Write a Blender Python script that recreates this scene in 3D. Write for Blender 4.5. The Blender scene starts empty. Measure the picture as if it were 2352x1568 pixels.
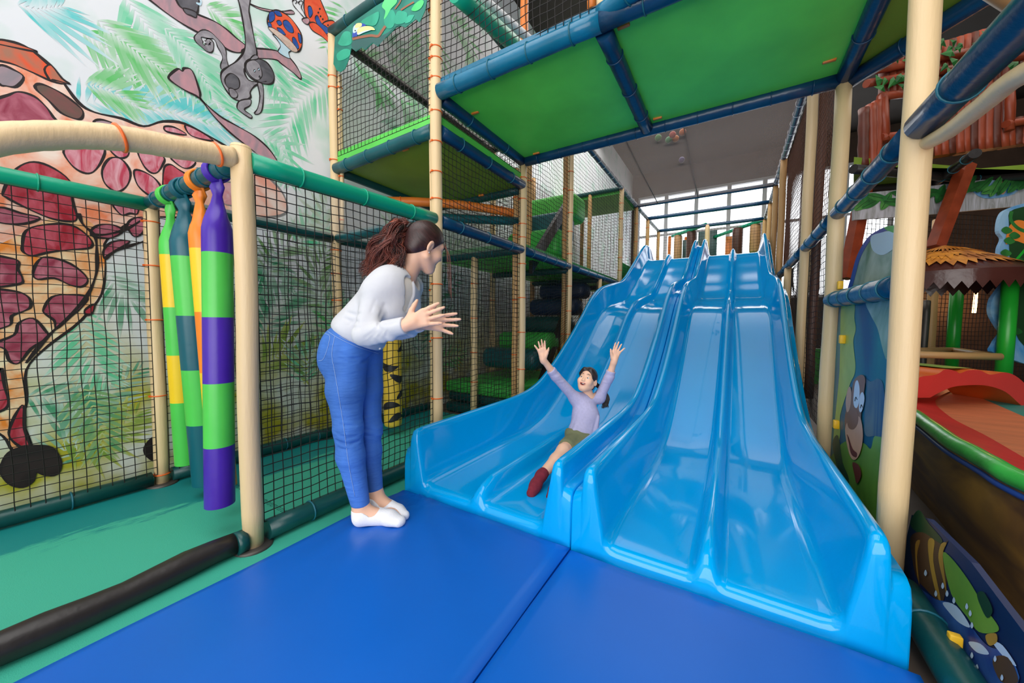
import bpy, math, random
import numpy as np
from mathutils import Vector, Matrix

scn = bpy.context.scene
col = scn.collection
R = np.radians

# ------------------------------------------------------------------ camera
CAM = np.array([0.0, 0.0, 1.05])
_y, _p, _r, FPX, CX, CY = R(31.51), R(-2.956), R(.472), 829.3, 1176.0, 784.0
FW = np.array([-np.sin(_y)*np.cos(_p), np.cos(_y)*np.cos(_p), np.sin(_p)])
_rt = np.array([np.cos(_y), np.sin(_y), 0]); _up = np.cross(_rt, FW)
RT = _rt*np.cos(_r)+_up*np.sin(_r); UP = -_rt*np.sin(_r)+_up*np.cos(_r)
cam_d = bpy.data.cameras.new('camera'); cam = bpy.data.objects.new('camera', cam_d); col.objects.link(cam)
cam_d.sensor_width = 36; cam_d.lens = FPX/2352*36; cam_d.clip_start = .02; cam_d.clip_end = 100
_m = Matrix.Identity(4)
for i in range(3):
    _m[i][0] = RT[i]; _m[i][1] = UP[i]; _m[i][2] = -FW[i]; _m[i][3] = CAM[i]
cam.matrix_world = _m
scn.camera = cam

# ------------------------------------------------------------------ light and exposure
scn.view_settings.view_transform = 'Standard'; scn.view_settings.look = 'None'
scn.view_settings.exposure = -0.12; scn.view_settings.gamma = 1
try: scn.view_settings.use_curve_mapping = False
except Exception: pass
world = bpy.data.worlds.new('daylight'); scn.world = world; world.use_nodes = True
_bg = world.node_tree.nodes['Background']
_bg.inputs[0].default_value = (.94, .97, 1.0, 1); _bg.inputs[1].default_value = 4.0

def area(name, loc, target, sx, sy, power, color=(1, 1, 1)):
    d = bpy.data.lights.new(name, 'AREA'); d.shape = 'RECTANGLE'; d.size = sx; d.size_y = sy
    d.energy = power; d.color = color
    o = bpy.data.objects.new(name, d); col.objects.link(o); o.location = loc
    o.rotation_euler = (Vector(target)-Vector(loc)).to_track_quat('-Z', 'Y').to_euler()
    return o
area('overhead_fill_front', (-1.2, -.8, 5.8), (-1.2, .9, 0), 6.5, 4.5, 330, (1, .985, .96))  # added overhead fill for the left wall and entrance, no ceiling fixture behind it
area('fill_behind_camera', (.4, -3.4, 1.7), (-.3, 2.5, 1.9), 7.5, 3.4, 330, (1, .985, .96))  # added fill lamp behind the viewer, brightens deck undersides; wall there has no glazing
area('ceiling_light_hall', (4.2, 5.0, 5.6), (4.2, 5.0, 0), 4.0, 5.0, 95, (1, .93, .82))
area('ceiling_light_tunnel', (-1.0, 7.5, 6.1), (-1.0, 7.5, 0), 4.5, 6.0, 320, (1, .95, .90))

# ------------------------------------------------------------------ helpers
def ray(x, y): return FW+RT*(x-CX)/FPX-UP*(y-CY)/FPX
def onx(x, y, X): d = ray(x, y); return CAM+d*(X/d[0])
def ony(x, y, Y): d = ray(x, y); return CAM+d*(Y/d[1])
def onz(x, y, z=0.): d = ray(x, y); return CAM+d*((z-CAM[2])/d[2])
def ond(x, y, D): return CAM+ray(x, y)*D

def lin(c): c = c/255.; return c/12.92 if c <= .04045 else ((c+.055)/1.055)**2.4
def S(r, g, b): return (lin(r), lin(g), lin(b), 1.0)

class MB:
    def __init__(s): s.v = []; s.f = []; s.m = []; s.sm = []; s.vc = []
    def add(s, verts, faces, mat=0, smooth=True, colr=None):
        o = len(s.v); s.v.extend([tuple(map(float, v)) for v in verts])
        for f in faces: s.f.append(tuple(i+o for i in f)); s.m.append(mat); s.sm.append(smooth)
        if colr is not None:
            s.vc.extend(colr if len(colr) == len(verts) and hasattr(colr[0], '__len__') else [colr]*len(verts))
        return s
    def tube(s, pts, r, seg=14, mat=0, cap=True, closed=False, smooth=True):
        P = np.array(pts, float); n = len(P)
        rr = np.full(n, r, float) if np.isscalar(r) else np.array(r, float)
        if closed: T = np.roll(P, -1, 0)-np.roll(P, 1, 0)
        else:
            T = np.empty_like(P); T[1:-1] = P[2:]-P[:-2]; T[0] = P[1]-P[0]; T[-1] = P[-1]-P[-2]
        T /= np.linalg.norm(T, axis=1)[:, None]+1e-12
        a = np.array([0, 0, 1.]) if abs(T[0][2]) < .9 else np.array([1., 0, 0])
        N = np.cross(T[0], a); N /= np.linalg.norm(N)
        V = []; ang = np.linspace(0, 2*np.pi, seg, endpoint=False)
        for i in range(n):
            N = N-T[i]*(N@T[i]); N /= np.linalg.norm(N)+1e-12; B = np.cross(T[i], N)
            V.append(P[i]+rr[i]*(np.cos(ang)[:, None]*N+np.sin(ang)[:, None]*B))
        V = np.concatenate(V); F = []
        for i in range(n if closed else n-1):
            j = (i+1) % n
            for k in range(seg):
                l = (k+1) % seg; F.append((i*seg+k, i*seg+l, j*seg+l, j*seg+k))
        s.add(V, F, mat, smooth)
        if cap and not closed:
            o = len(s.v)-len(V)
            for f in (tuple(range(seg))[::-1], tuple((n-1)*seg+k for k in range(seg))): s.f.append(tuple(i+o for i in f)); s.m.append(mat); s.sm.append(False)
        return s
    def box(s, a, b, mat=0):
        x0, y0, z0 = a; x1, y1, z1 = b
        v = [(x0, y0, z0), (x1, y0, z0), (x1, y1, z0), (x0, y1, z0), (x0, y0, z1), (x1, y0, z1), (x1, y1, z1), (x0, y1, z1)]
        return s.add(v, [(0, 3, 2, 1), (4, 5, 6, 7), (0, 1, 5, 4), (1, 2, 6, 5), (2, 3, 7, 6), (3, 0, 4, 7)], mat, False)
    def rbox(s, a, b, r=.02, mat=0, n=3):
        # box with rounded edges, as a superellipsoid-like swept grid
        a = np.array(a, float); b = np.array(b, float); c = (a+b)/2; h = (b-a)/2; r = min(r, *(h*.999))
        V = []; F = []; idx = {}
        m = n
        # cube-sphere: each face grid mapped so that corners are spherical
        g = [math.tan(-math.pi/4+math.pi/2*i/(2*m)) for i in range(2*m+1)]
        for ax in range(3):
            for sg in (-1, 1):
                base = len(V)
                for i in range(2*m+1):
                    for j in range(2*m+1):
                        d = np.zeros(3); d[ax] = sg; d[(ax+1) % 3] = g[i]; d[(ax+2) % 3] = g[j]*sg
                        dn = d/np.linalg.norm(d)
                        off = np.array([0 if abs(q) < 1e-9 else math.copysign(1, q) for q in d])*(h-r)
                        V.append(c+off+dn*r)
                w = 2*m+1
                for i in range(2*m):
                    for j in range(2*m): F.append((base+i*w+j, base+(i+1)*w+j, base+(i+1)*w+j+1, base+i*w+j+1))
        return s.add(V, F, mat, True)
    def poly(s, pts, mat=0, colr=None): return s.add(pts, [tuple(range(len(pts)))], mat, False, colr)
    def prism(s, pts, off, mat=0, matside=None, smooth=False):
        # closed outline extruded by the vector off
        P = [np.array(p, float) for p in pts]; n = len(P); Q = [p+np.array(off, float) for p in P]
        s.add(P+Q, [tuple(range(n))[::-1], tuple(range(n, 2*n))], mat, False)
        s.add(P+Q, [(i, (i+1) % n, n+(i+1) % n, n+i) for i in range(n)], mat if matside is None else matside, smooth)
        return s
    def grid(s, P, mat=0, smooth=True, wrap=False):
        P = np.array(P, float); a, b = P.shape[:2]; F = []
        for i in range(a-1):
            for j in range(b if wrap else b-1):
                k = (j+1) % b; F.append((i*b+j, i*b+k, (i+1)*b+k, (i+1)*b+j))
        return s.add(P.reshape(-1, 3), F, mat, smooth)
    def lathe(s, base, prof, seg=24, mat=0, ax=(0, 0, 1)):
        ang = np.linspace(0, 2*np.pi, seg, endpoint=False); base = np.array(base, float)
        P = [[base+np.array([r*np.cos(t), r*np.sin(t), z]) for t in ang] for r, z in prof]
        return s.grid(P, mat, True, True)

def obj(name, mb, mats, parent=None, loc=None):
    me = bpy.data.meshes.new(name); V = np.array(mb.v, float)
    if loc is None:
        loc = np.array([(V[:, 0].min()+V[:, 0].max())/2, (V[:, 1].min()+V[:, 1].max())/2, V[:, 2].min()])
    loc = np.array(loc, float); V = V-loc
    me.from_pydata(V.tolist(), [], mb.f); 
    if not isinstance(mats, (list, tuple)): mats = [mats]
    for m in mats: me.materials.append(m)
    me.polygons.foreach_set('material_index', mb.m); me.polygons.foreach_set('use_smooth', mb.sm)
    if mb.vc and len(mb.vc) == len(mb.v):
        at = me.color_attributes.new('Col', 'FLOAT_COLOR', 'POINT')
        at.data.foreach_set('color', np.array(mb.vc, np.float32).ravel())
    me.update(); o = bpy.data.objects.new(name, me); col.objects.link(o)
    if parent is not None:
        o.parent = parent; o.location = Vector(loc)-parent['_w'] if '_w' in parent else Vector(loc)-wloc(parent)
    else: o.location = loc
    return o
def wloc(o):
    v = Vector((0, 0, 0))
    while o is not None: v += o.location; o = o.parent
    return v
def empty(name, loc):
    o = bpy.data.objects.new(name, None); col.objects.link(o); o.location = loc; o.empty_display_size = .1; return o
def tag(o, label, cat, group=None, kind=None):
    o['label'] = label; o['category'] = cat
    if group: o['group'] = group
    if kind: o['kind'] = kind
    return o
def struct(o, label=None, cat=None):
    o['kind'] = 'structure'
    if label: o['label'] = label
    if cat: o['category'] = cat
    return o

# ------------------------------------------------------------------ materials
def nodes_of(name):
    m = bpy.data.materials.new(name); m.use_nodes = True; t = m.node_tree
    return m, t, t.nodes['Principled BSDF'], t.nodes, t.links
def vary(t, color, amt, scale, stretch=(1, 1, 1), detail=3):
    N, L = t.nodes, t.links
    tc = N.new('ShaderNodeTexCoord'); mp = N.new('ShaderNodeMapping'); mp.inputs['Scale'].default_value = stretch
    L.new(tc.outputs['Object'], mp.inputs[0])
    nz = N.new('ShaderNodeTexNoise'); nz.inputs['Scale'].default_value = scale; nz.inputs['Detail'].default_value = detail
    L.new(mp.outputs[0], nz.inputs['Vector'])
    cr = N.new('ShaderNodeValToRGB'); e = cr.color_ramp.elements
    e[0].position = .3; e[1].position = .7
    e[0].color = tuple(c*(1-amt) for c in color[:3])+(1,); e[1].color = tuple(min(1, c*(1+amt)+amt*.02) for c in color[:3])+(1,)
    L.new(nz.outputs['Fac'], cr.inputs[0]); return cr, nz, mp
def mat(name, color, rough=.5, amt=.08, scale=6, bump=0, bscale=40, stretch=(1, 1, 1), spec=.5, coat=0, metal=0, sss=0):
    m, t, b, N, L = nodes_of(name)
    if amt: cr, nz, mp = vary(t, color, amt, scale, stretch); L.new(cr.outputs[0], b.inputs['Base Color'])
    else: b.inputs['Base Color'].default_value = color
    b.inputs['Roughness'].default_value = rough; b.inputs['Specular IOR Level'].default_value = spec
    b.inputs['Metallic'].default_value = metal
    if coat: b.inputs['Coat Weight'].default_value = coat; b.inputs['Coat Roughness'].default_value = .06
    if sss: b.inputs['Subsurface Weight'].default_value = sss; b.inputs['Subsurface Radius'].default_value = (.012, .005, .003)
    if bump:
        n2 = N.new('ShaderNodeTexNoise'); n2.inputs['Scale'].default_value = bscale; n2.inputs['Detail'].default_value = 4
        tc = N.new('ShaderNodeTexCoord'); mp2 = N.new('ShaderNodeMapping'); mp2.inputs['Scale'].default_value = stretch
        L.new(tc.outputs['Object'], mp2.inputs[0]); L.new(mp2.outputs[0], n2.inputs['Vector'])
        bp = N.new('ShaderNodeBump'); bp.inputs['Strength'].default_value = bump; bp.inputs['Distance'].default_value = .01
        L.new(n2.outputs['Fac'], bp.inputs['Height']); L.new(bp.outputs[0], b.inputs['Normal'])
    return m
def paint(name, c1, c2, scale=9, stretch=(1, 1, 1), rough=.6):
    # brushy two-tone paint on a flat surface
    m, t, b, N, L = nodes_of(name)
    tc = N.new('ShaderNodeTexCoord'); mp = N.new('ShaderNodeMapping'); mp.inputs['Scale'].default_value = stretch
    L.new(tc.outputs['Object'], mp.inputs[0])
    nz = N.new('ShaderNodeTexNoise'); nz.inputs['Scale'].default_value = scale; nz.inputs['Detail'].default_value = 5
    nz.inputs['Distortion'].default_value = 1.2; L.new(mp.outputs[0], nz.inputs['Vector'])
    cr = N.new('ShaderNodeValToRGB'); e = cr.color_ramp.elements
    e[0].position = .35; e[1].position = .65; e[0].color = c1; e[1].color = c2
    L.new(nz.outputs['Fac'], cr.inputs[0]); L.new(cr.outputs[0], b.inputs['Base Color'])
    b.inputs['Roughness'].default_value = rough; return m
def vcol(name, rough=.6):
    m, t, b, N, L = nodes_of(name); a = N.new('ShaderNodeVertexColor'); a.layer_name = 'Col'
    L.new(a.outputs['Color'], b.inputs['Base Color']); b.inputs['Roughness'].default_value = rough; return m
def gauze(name, color, alpha, scale=0):
    m, t, b, N, L = nodes_of(name); out = N['Material Output']
    tr = N.new('ShaderNodeBsdfTransparent'); mx = N.new('ShaderNodeMixShader'); mx.inputs[0].default_value = alpha
    ts = N.new('ShaderNodeBsdfTranslucent'); ts.inputs[0].default_value = color
    df = N.new('ShaderNodeBsdfDiffuse'); df.inputs[0].default_value = color; m2 = N.new('ShaderNodeMixShader'); m2.inputs[0].default_value = .4
    L.new(df.outputs[0], m2.inputs[1]); L.new(ts.outputs[0], m2.inputs[2])
    if scale:
        cr, nz, mp = vary(t, color, .25, scale); L.new(cr.outputs[0], df.inputs[0])
    L.new(tr.outputs[0], mx.inputs[1]); L.new(m2.outputs[0], mx.inputs[2]); L.new(mx.outputs[0], out.inputs[0]); return m

M = {}
M['cream'] = mat('cream_vinyl_foam', S(226, 196, 150), .42, .05, 3, .15, 30, (3, 3, .4))
M['tan'] = mat('tan_vinyl_foam', S(205, 160, 105), .42, .06, 3, .15, 30)
M['orangefoam'] = mat('orange_vinyl_foam', S(235, 130, 50), .42, .08, 4, .15, 30)
M['teal'] = mat('bright_teal_vinyl_foam', S(0, 158, 122), .35, .06, 4, .1, 40)
M['dkteal'] = mat('dark_teal_vinyl_foam', S(14, 88, 96), .33, .14, 5, .35, 16)
M['navy'] = mat('deep_blue_vinyl_foam', S(8, 58, 92), .28, .16, 5, .4, 16)
M['dkgreen'] = mat('bottle_green_vinyl_foam', S(8, 72, 72), .35, .12, 5, .25, 20)
M['blackpad'] = mat('black_vinyl_pad', S(38, 33, 33), .38, .2, 3, .5, 9)
M['tie'] = mat('orange_plastic_tie', S(240, 105, 30), .4, 0)
M['tieblue'] = mat('teal_plastic_tie', S(24, 98, 116), .4, 0)
M['tieyel'] = mat('yellow_plastic_tie', S(245, 190, 40), .4, 0)
M['plate'] = mat('dusty_steel_plate', S(88, 84, 80), .5, .15, 8, 0, 1, (1, 1, 1), .5, 0, .6)
M['net'] = mat('black_net_cord', S(30, 26, 25), .8, 0)
M['netbrown'] = mat('brown_net_cord', S(92, 58, 42), .8, 0)
M['deckgreen'] = mat('green_vinyl_deck', S(112, 232, 84), .45, .12, 2.2, .3, 5)
M['deckolive'] = mat('olive_vinyl_deck', S(125, 155, 45), .5, .12, 2.5, .25, 6)
M['padgreen'] = mat('bright_green_vinyl_pad', S(92, 200, 82), .42, .08, 5, .2, 15)
M['padgreen2'] = mat('leaf_green_vinyl_pad', S(60, 175, 70), .42, .1, 5, .2, 15)
M['padnavy'] = mat('dark_blue_vinyl_pad', S(20, 50, 85), .42, .1, 5, .2, 15)
M['slide'] = mat('glossy_blue_slide_plastic', S(0, 163, 234), .08, .03, 1.2, .03, 3, (1, 1, 1), .42, .12)
M['mat'] = mat('blue_vinyl_floor_mat', S(0, 97, 198), .36, .05, 1.6, .12, 3.5)
M['gauze'] = gauze('grey_shade_gauze', S(118, 108, 104), .62, 1.5)
M['gauzelite'] = gauze('pale_shade_gauze', S(214, 208, 206), .38, 1.5)
M['frame'] = mat('painted_window_frame', S(205, 205, 210), .5, 0)
M['white'] = mat('white_plaster', S(240, 241, 244), .8, .02, 2)

def tube_mb(pts, r, **k): return MB().tube(pts, r, **k)
def ring(mb, c, axis, r, t=.005, seg=20, mat=0):
    axis = np.array(axis, float); axis /= np.linalg.norm(axis)
    a = np.array([0, 0, 1.]) if abs(axis[2]) < .9 else np.array([1., 0, 0]); u = np.cross(axis, a); u /= np.linalg.norm(u); w = np.cross(axis, u)
    th = np.linspace(0, 2*np.pi, seg, endpoint=False); c = np.array(c, float)
    return mb.tube([c+r*(math.cos(q)*u+math.sin(q)*w) for q in th], t, 6, mat, False, True)

def post(x, y, z0, z1, label, ties=(), r=.043, m='cream', group=None, tm='tie', plate=False, name='padded_post', tilt=(0, 0)):
    z = np.linspace(z0, z1, 12); ph = x*7+y*3
    P = [(x+tilt[0]*(k-z0)+.003*math.sin(k*5+ph), y+tilt[1]*(k-z0)+.003*math.cos(k*4+ph), k) for k in z]
    rr = [r*(1+.012*math.sin(k*9+ph)) for k in z]; rr[0] *= .93; rr[-1] *= .96
    mb = tube_mb(P, rr, seg=20)
    mb.lathe((P[-1][0], P[-1][1], z1), [(r*.96, 0), (r*.85, .012), (r*.4, .018), (.001, .019)], 20)
    o = obj(name, mb, M[m], None, (x, y, z0)); tag(o, label, 'post', group)
    for tz in ties:
        b = ring(MB(), (x+tilt[0]*(tz-z0), y+tilt[1]*(tz-z0), tz), (0, .0, 1), r*1.03, .0045)
        b.box((x-.008, y-r*1.03-.008, tz-.006), (x+.008, y-r*1.03+.002, tz+.006))
        obj('cable_tie', b, M[tm], o)
    if plate:
        obj('base_plate', MB().lathe((x, y, z0), [(.001, .012), (.075, .012), (.082, .006), (.082, -.0)], 24), M['plate'], o)
    return o
def beam(a, b, label, m='dkteal', r=.045, ties=0, tm='tieblue', group=None, name='padded_beam', pts=None, cat='beam', sag=.0):
    a = np.array(a, float); b = np.array(b, float)
    if pts is None:
        P = [a+(b-a)*t-np.array([0, 0, sag*4*t*(1-t)]) for t in np.linspace(0, 1, 9)]
    else: P = [np.array(p, float) for p in pts]
    rr = [r*(1+.02*math.sin(i*2.1+a[0]*5)) for i in range(len(P))]
    mb = tube_mb(P, rr, seg=18)
    o = obj(name, mb, M[m], None, P[0]); tag(o, label, cat, group)
    n = len(P)
    for i in range(ties):
        t = (i+.6)/(ties+.2)*(n-1); k = min(int(t), n-2); c = P[k]+(P[k+1]-P[k])*(t-k)
        obj('cable_tie', ring(MB(), c, P[k+1]-P[k], r*1.035, .0045), M[tm], o)
    return o
def net(A, B, C_, D, label, cell=.045, t=.0026, sag=.012, m='net', group=None, seed=0, diag=False, name='safety_net', link=True):
    # quadrilateral panel of knotted cord: A-B along u, A-D along v
    A, B, C_, D = [np.array(p, float) for p in (A, B, C_, D)]
    nu = max(2, int(round(np.linalg.norm(B-A)/cell))); nv = max(2, int(round(np.linalg.norm(D-A)/cell)))
    nrm = np.cross(B-A, D-A); nrm /= np.linalg.norm(nrm); eu = (B-A)/np.linalg.norm(B-A); ev = (D-A)/np.linalg.norm(D-A)
    def S_(u, v):
        u = np.asarray(u)[:, None]; v = np.asarray(v)[:, None]
        p = (1-u)*(1-v)*A+u*(1-v)*B+u*v*C_+(1-u)*v*D
        e = (16*u*(1-u)*v*(1-v))**.5
        w = np.sin(5.1*u+3.3*v+seed)+.6*np.sin(9.7*u-6.1*v+2*seed)
        w2 = np.sin(31*u+17*v+seed)+np.sin(23*v-19*u+seed*1.7)
        return p+e*(nrm*sag*w+ev*(.0055*w2-.35*sag*e)+eu*.0045*np.sin(27*v+13*u+seed))
    mb = MB(); V = []; F = []
    def strand(P):
        n = len(P); T = np.gradient(P, axis=0); T /= np.linalg.norm(T, axis=1)[:, None]
        S2 = np.cross(T, nrm); S2 /= np.linalg.norm(S2, axis=1)[:, None]
        o = len(V)
        for k in range(3):
            a = k*2*math.pi/3; V.append(P+t*(math.cos(a)*S2+math.sin(a)*nrm))
        return n
    base = 0
    allv = []; allf = []
    lines = []
    for i in range(nu+1): lines.append(S_(np.full(nv+1, i/nu), np.linspace(0, 1, nv+1)))
    for j in range(nv+1): lines.append(S_(np.linspace(0, 1, nu+1), np.full(nu+1, j/nv)))
    for P in lines:
        n = len(P); T = np.gradient(P, axis=0); T /= np.linalg.norm(T, axis=1)[:, None]+1e-12
        S2 = np.cross(T, nrm); S2 /= np.linalg.norm(S2, axis=1)[:, None]+1e-12
        X = np.stack([P+t*(math.cos(a)*S2+math.sin(a)*nrm) for a in (0, 2.094, 4.189)], 1).reshape(-1, 3)
        allv.append(X)
        for i in range(n-1):
            q = base+i*3
            allf += [(q, q+1, q+4, q+3), (q+1, q+2, q+5, q+4), (q+2, q, q+3, q+5)]
        base += n*3
    mb.v = [tuple(x) for x in np.concatenate(allv).tolist()]; mb.f = allf; mb.m = [0]*len(allf); mb.sm = [True]*len(allf)
    o = obj(name, mb, M[m]); tag(o, label, 'net', group); return o
def interp(xs, ys, q):
    # monotone cubic
    xs = np.array(xs, float); ys = np.array(ys, float); h = np.diff(xs); d = np.diff(ys)/h; m_ = np.zeros_like(xs)
    m_[0] = d[0]; m_[-1] = d[-1]
    for i in range(1, len(xs)-1):
        m_[i] = 0 if d[i-1]*d[i] <= 0 else 2*d[i-1]*d[i]/(d[i-1]+d[i])
    q = np.clip(np.asarray(q, float), xs[0], xs[-1]); i = np.clip(np.searchsorted(xs, q)-1, 0, len(xs)-2); t = (q-xs[i])/h[i]
    return (2*t**3-3*t**2+1)*ys[i]+(t**3-2*t**2+t)*h[i]*m_[i]+(-2*t**3+3*t**2)*ys[i+1]+(t**3-t**2)*h[i]*m_[i+1]
def spline(pts, n=6, closed=True):
    P = np.array(pts, float); N = len(P); out = []
    for i in range(N if closed else N-1):
        p0, p1, p2, p3 = (P[(i-1) % N], P[i], P[(i+1) % N], P[(i+2) % N]) if closed else (P[max(i-1, 0)], P[i], P[i+1], P[min(i+2, N-1)])
        for k in range(n):
            t = k/n; out.append(.5*((2*p1)+(-p0+p2)*t+(2*p0-5*p1+4*p2-p3)*t*t+(-p0+3*p1-3*p2+p3)*t**3))
    if not closed: out.append(P[-1])
    return np.array(out)
# ================================================================== the room
XW, X2, XL, XR = -3.42, -3.24, -1.96, .59          # wall, inner post line, fence line, right post line
YG = [.80, 2.08, 3.39, 4.69, 6.0, 7.26, 8.52, 9.78, 11.3]
ZF, L1, L2, L3 = -.05, 1.83, 2.75, 3.70
random.seed(5)

def wallmat():
    m, t, b, N, L = nodes_of('airbrushed_wall_paint')
    tc = N.new('ShaderNodeTexCoord'); nz = N.new('ShaderNodeTexNoise'); nz.inputs['Scale'].default_value = 2.3; nz.inputs['Detail'].default_value = 3
    L.new(tc.outputs['Object'], nz.inputs['Vector'])
    cr = N.new('ShaderNodeValToRGB'); e = cr.color_ramp.elements
    e[0].position = .52; e[0].color = S(236, 238, 243); e[1].position = .9; e[1].color = S(140, 214, 180)
    L.new(nz.outputs['Fac'], cr.inputs[0])
    n2 = N.new('ShaderNodeTexNoise'); n2.inputs['Scale'].default_value = 3.1; n2.inputs['Detail'].default_value = 4
    L.new(tc.outputs['Object'], n2.inputs['Vector'])
    c2 = N.new('ShaderNodeValToRGB'); e = c2.color_ramp.elements
    e[0].position = .38; e[0].color = S(225, 232, 225); e[1].position = .62; e[1].color = S(186, 182, 48)
    L.new(n2.outputs['Fac'], c2.inputs[0])
    sx = N.new('ShaderNodeSeparateXYZ'); L.new(tc.outputs['Object'], sx.inputs[0])
    mr = N.new('ShaderNodeMapRange'); mr.inputs[1].default_value = .55; mr.inputs[2].default_value = 1.35; mr.inputs[3].default_value = 1; mr.inputs[4].default_value = 0
    L.new(sx.outputs['Z'], mr.inputs[0])
    mx = N.new('ShaderNodeMix'); mx.data_type = 'RGBA'; L.new(mr.outputs[0], mx.inputs[0]); L.new(cr.outputs[0], mx.inputs[6]); L.new(c2.outputs[0], mx.inputs[7])
    L.new(mx.outputs[2], b.inputs['Base Color']); b.inputs['Roughness'].default_value = .7; return m
M['wallpaint'] = wallmat()
M['darkwall'] = mat('dark_brown_wall', S(74, 56, 46), .8, .2, 3)
M['darkceil'] = mat('dark_ceiling', S(40, 32, 28), .9, .15, 2)
M['concrete'] = mat('grey_brown_floor', S(104, 90, 80), .7, .12, 2)
def floor_mat():
    m, t, b, N, L = nodes_of('teal_foam_tile')
    tc = N.new('ShaderNodeTexCoord'); mp = N.new('ShaderNodeMapping'); mp.inputs['Scale'].default_value = (2.4, .55, 1)
    L.new(tc.outputs['Object'], mp.inputs[0])
    nz = N.new('ShaderNodeTexNoise'); nz.inputs['Scale'].default_value = 1.5; nz.inputs['Detail'].default_value = 8; nz.inputs['Roughness'].default_value = .75
    L.new(mp.outputs[0], nz.inputs['Vector'])
    sx = N.new('ShaderNodeSeparateXYZ'); L.new(tc.outputs['Object'], sx.inputs[0])
    # the printed top layer survives along the wall and is worn off where people walk
    mr = N.new('ShaderNodeMapRange'); mr.inputs[1].default_value = -.66; mr.inputs[2].default_value = .2; mr.inputs[3].default_value = .32; mr.inputs[4].default_value = -.3
    L.new(sx.outputs['X'], mr.inputs[0]); ad = N.new('ShaderNodeMath'); ad.operation = 'ADD'; L.new(nz.outputs['Fac'], ad.inputs[0]); L.new(mr.outputs[0], ad.inputs[1])
    cr = N.new('ShaderNodeValToRGB'); e = cr.color_ramp.elements; e[0].position = .47; e[1].position = .53
    e[0].color = S(62, 178, 152); e[1].color = S(10, 134, 134); L.new(ad.outputs[0], cr.inputs[0])
    L.new(cr.outputs[0], b.inputs['Base Color']); b.inputs['Roughness'].default_value = .55
    n2 = N.new('ShaderNodeTexNoise'); n2.inputs['Scale'].default_value = 260; bp = N.new('ShaderNodeBump'); bp.inputs['Strength'].default_value = .25; bp.inputs['Distance'].default_value = .003
    L.new(tc.outputs['Object'], n2.inputs['Vector']); L.new(n2.outputs['Fac'], bp.inputs['Height']); L.new(bp.outputs[0], b.inputs['Normal']); return m
M['foamtile'] = floor_mat()

struct(obj('floor', MB().box((-3.62, -3.9, -.2), (9.2, 14.4, -.085)), M['concrete']))
struct(obj('wall_left', MB().box((XW-.2, -3.9, -.2), (XW, 14.2, 6.6)), M['wallpaint'], None, (XW, 0, 0)))
struct(obj('wall_back', MB().box((-3.62, -3.9, -.2), (9.2, -3.7, 6.6)), M['white']))
struct(obj('wall_right', MB().box((9.0, -3.9, -.2), (9.2, 14.2, 6.6)), M['darkwall']))
struct(obj('ceiling', MB().box((-3.62, -3.9, 6.6), (9.2, 14.4, 6.8)), M['darkceil']))
# far wall with a band of windows
wy = 14.2
w = MB(); w.box((XW-.2, wy, -.2), (9.2, wy+.2, 1.9)); w.box((XW-.2, wy, 5.75), (9.2, wy+.2, 6.8))
w.box((XW-.2, wy, 1.9), (-3.2, wy+.2, 5.75)); w.box((4.6, wy, 1.9), (9.2, wy+.2, 5.75))
struct(obj('wall_far', w, M['darkwall']))
m_, t_, b_, N_, L_ = nodes_of('window_glass'); _tr = N_.new('ShaderNodeBsdfTransparent'); _gl = N_.new('ShaderNodeBsdfGlossy'); _gl.inputs['Roughness'].default_value = .02
_mx = N_.new('ShaderNodeMixShader'); _mx.inputs[0].default_value = .06; L_.new(_tr.outputs[0], _mx.inputs[1]); L_.new(_gl.outputs[0], _mx.inputs[2]); L_.new(_mx.outputs[0], N_['Material Output'].inputs[0]); M['glass'] = m_
wx = np.linspace(-3.2, 4.6, 9)
for i in range(8):
    a, b = wx[i], wx[i+1]; f = MB()
    f.box((a, wy, 1.9), (a+.06, wy+.12, 5.75)); f.box((b-.06, wy, 1.9), (b, wy+.12, 5.75))
    f.box((a+.06, wy, 1.9), (b-.06, wy+.12, 1.98)); f.box((a+.06, wy, 5.67), (b-.06, wy+.12, 5.75)); f.box((a+.06, wy+.02, 4.25), (b-.06, wy+.1, 4.33))
    o = struct(obj('window_%d' % (i+1), f, M['frame']))
    obj('pane', MB().box((a+.06, wy+.05, 1.98), (b-.06, wy+.06, 5.67)), M['glass'], o)

# teal foam tiles in the left walkway
t = MB(); t.box((XW+.01, -2.4, -.084), (-1.77, 3.3, ZF)); 
o = obj('foam_floor_tiles', t, M['foamtile'], None, (-2.6, .4, -.084)); tag(o, 'worn teal foam tile flooring along the jungle wall', 'floor tiles')
M['seam'] = mat('tile_seam', S(20, 96, 90), .8, 0)
for x0, x1, y0 in ((-3.3, -1.98, .05), (-3.3, -1.98, 1.05)):
    pts = []; s_ = MB(); k = 0; x = x0
    while x < x1:
        pts += [(x, y0-.012, ZF+.001), (x, y0+.012, ZF+.001), (x+.02, y0+.012, ZF+.001), (x+.02, y0-.012, ZF+.001)]; x += .04
    s_.tube(pts, .0014, 4)
    obj('interlocking_seam', s_, M['seam'], o)

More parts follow.
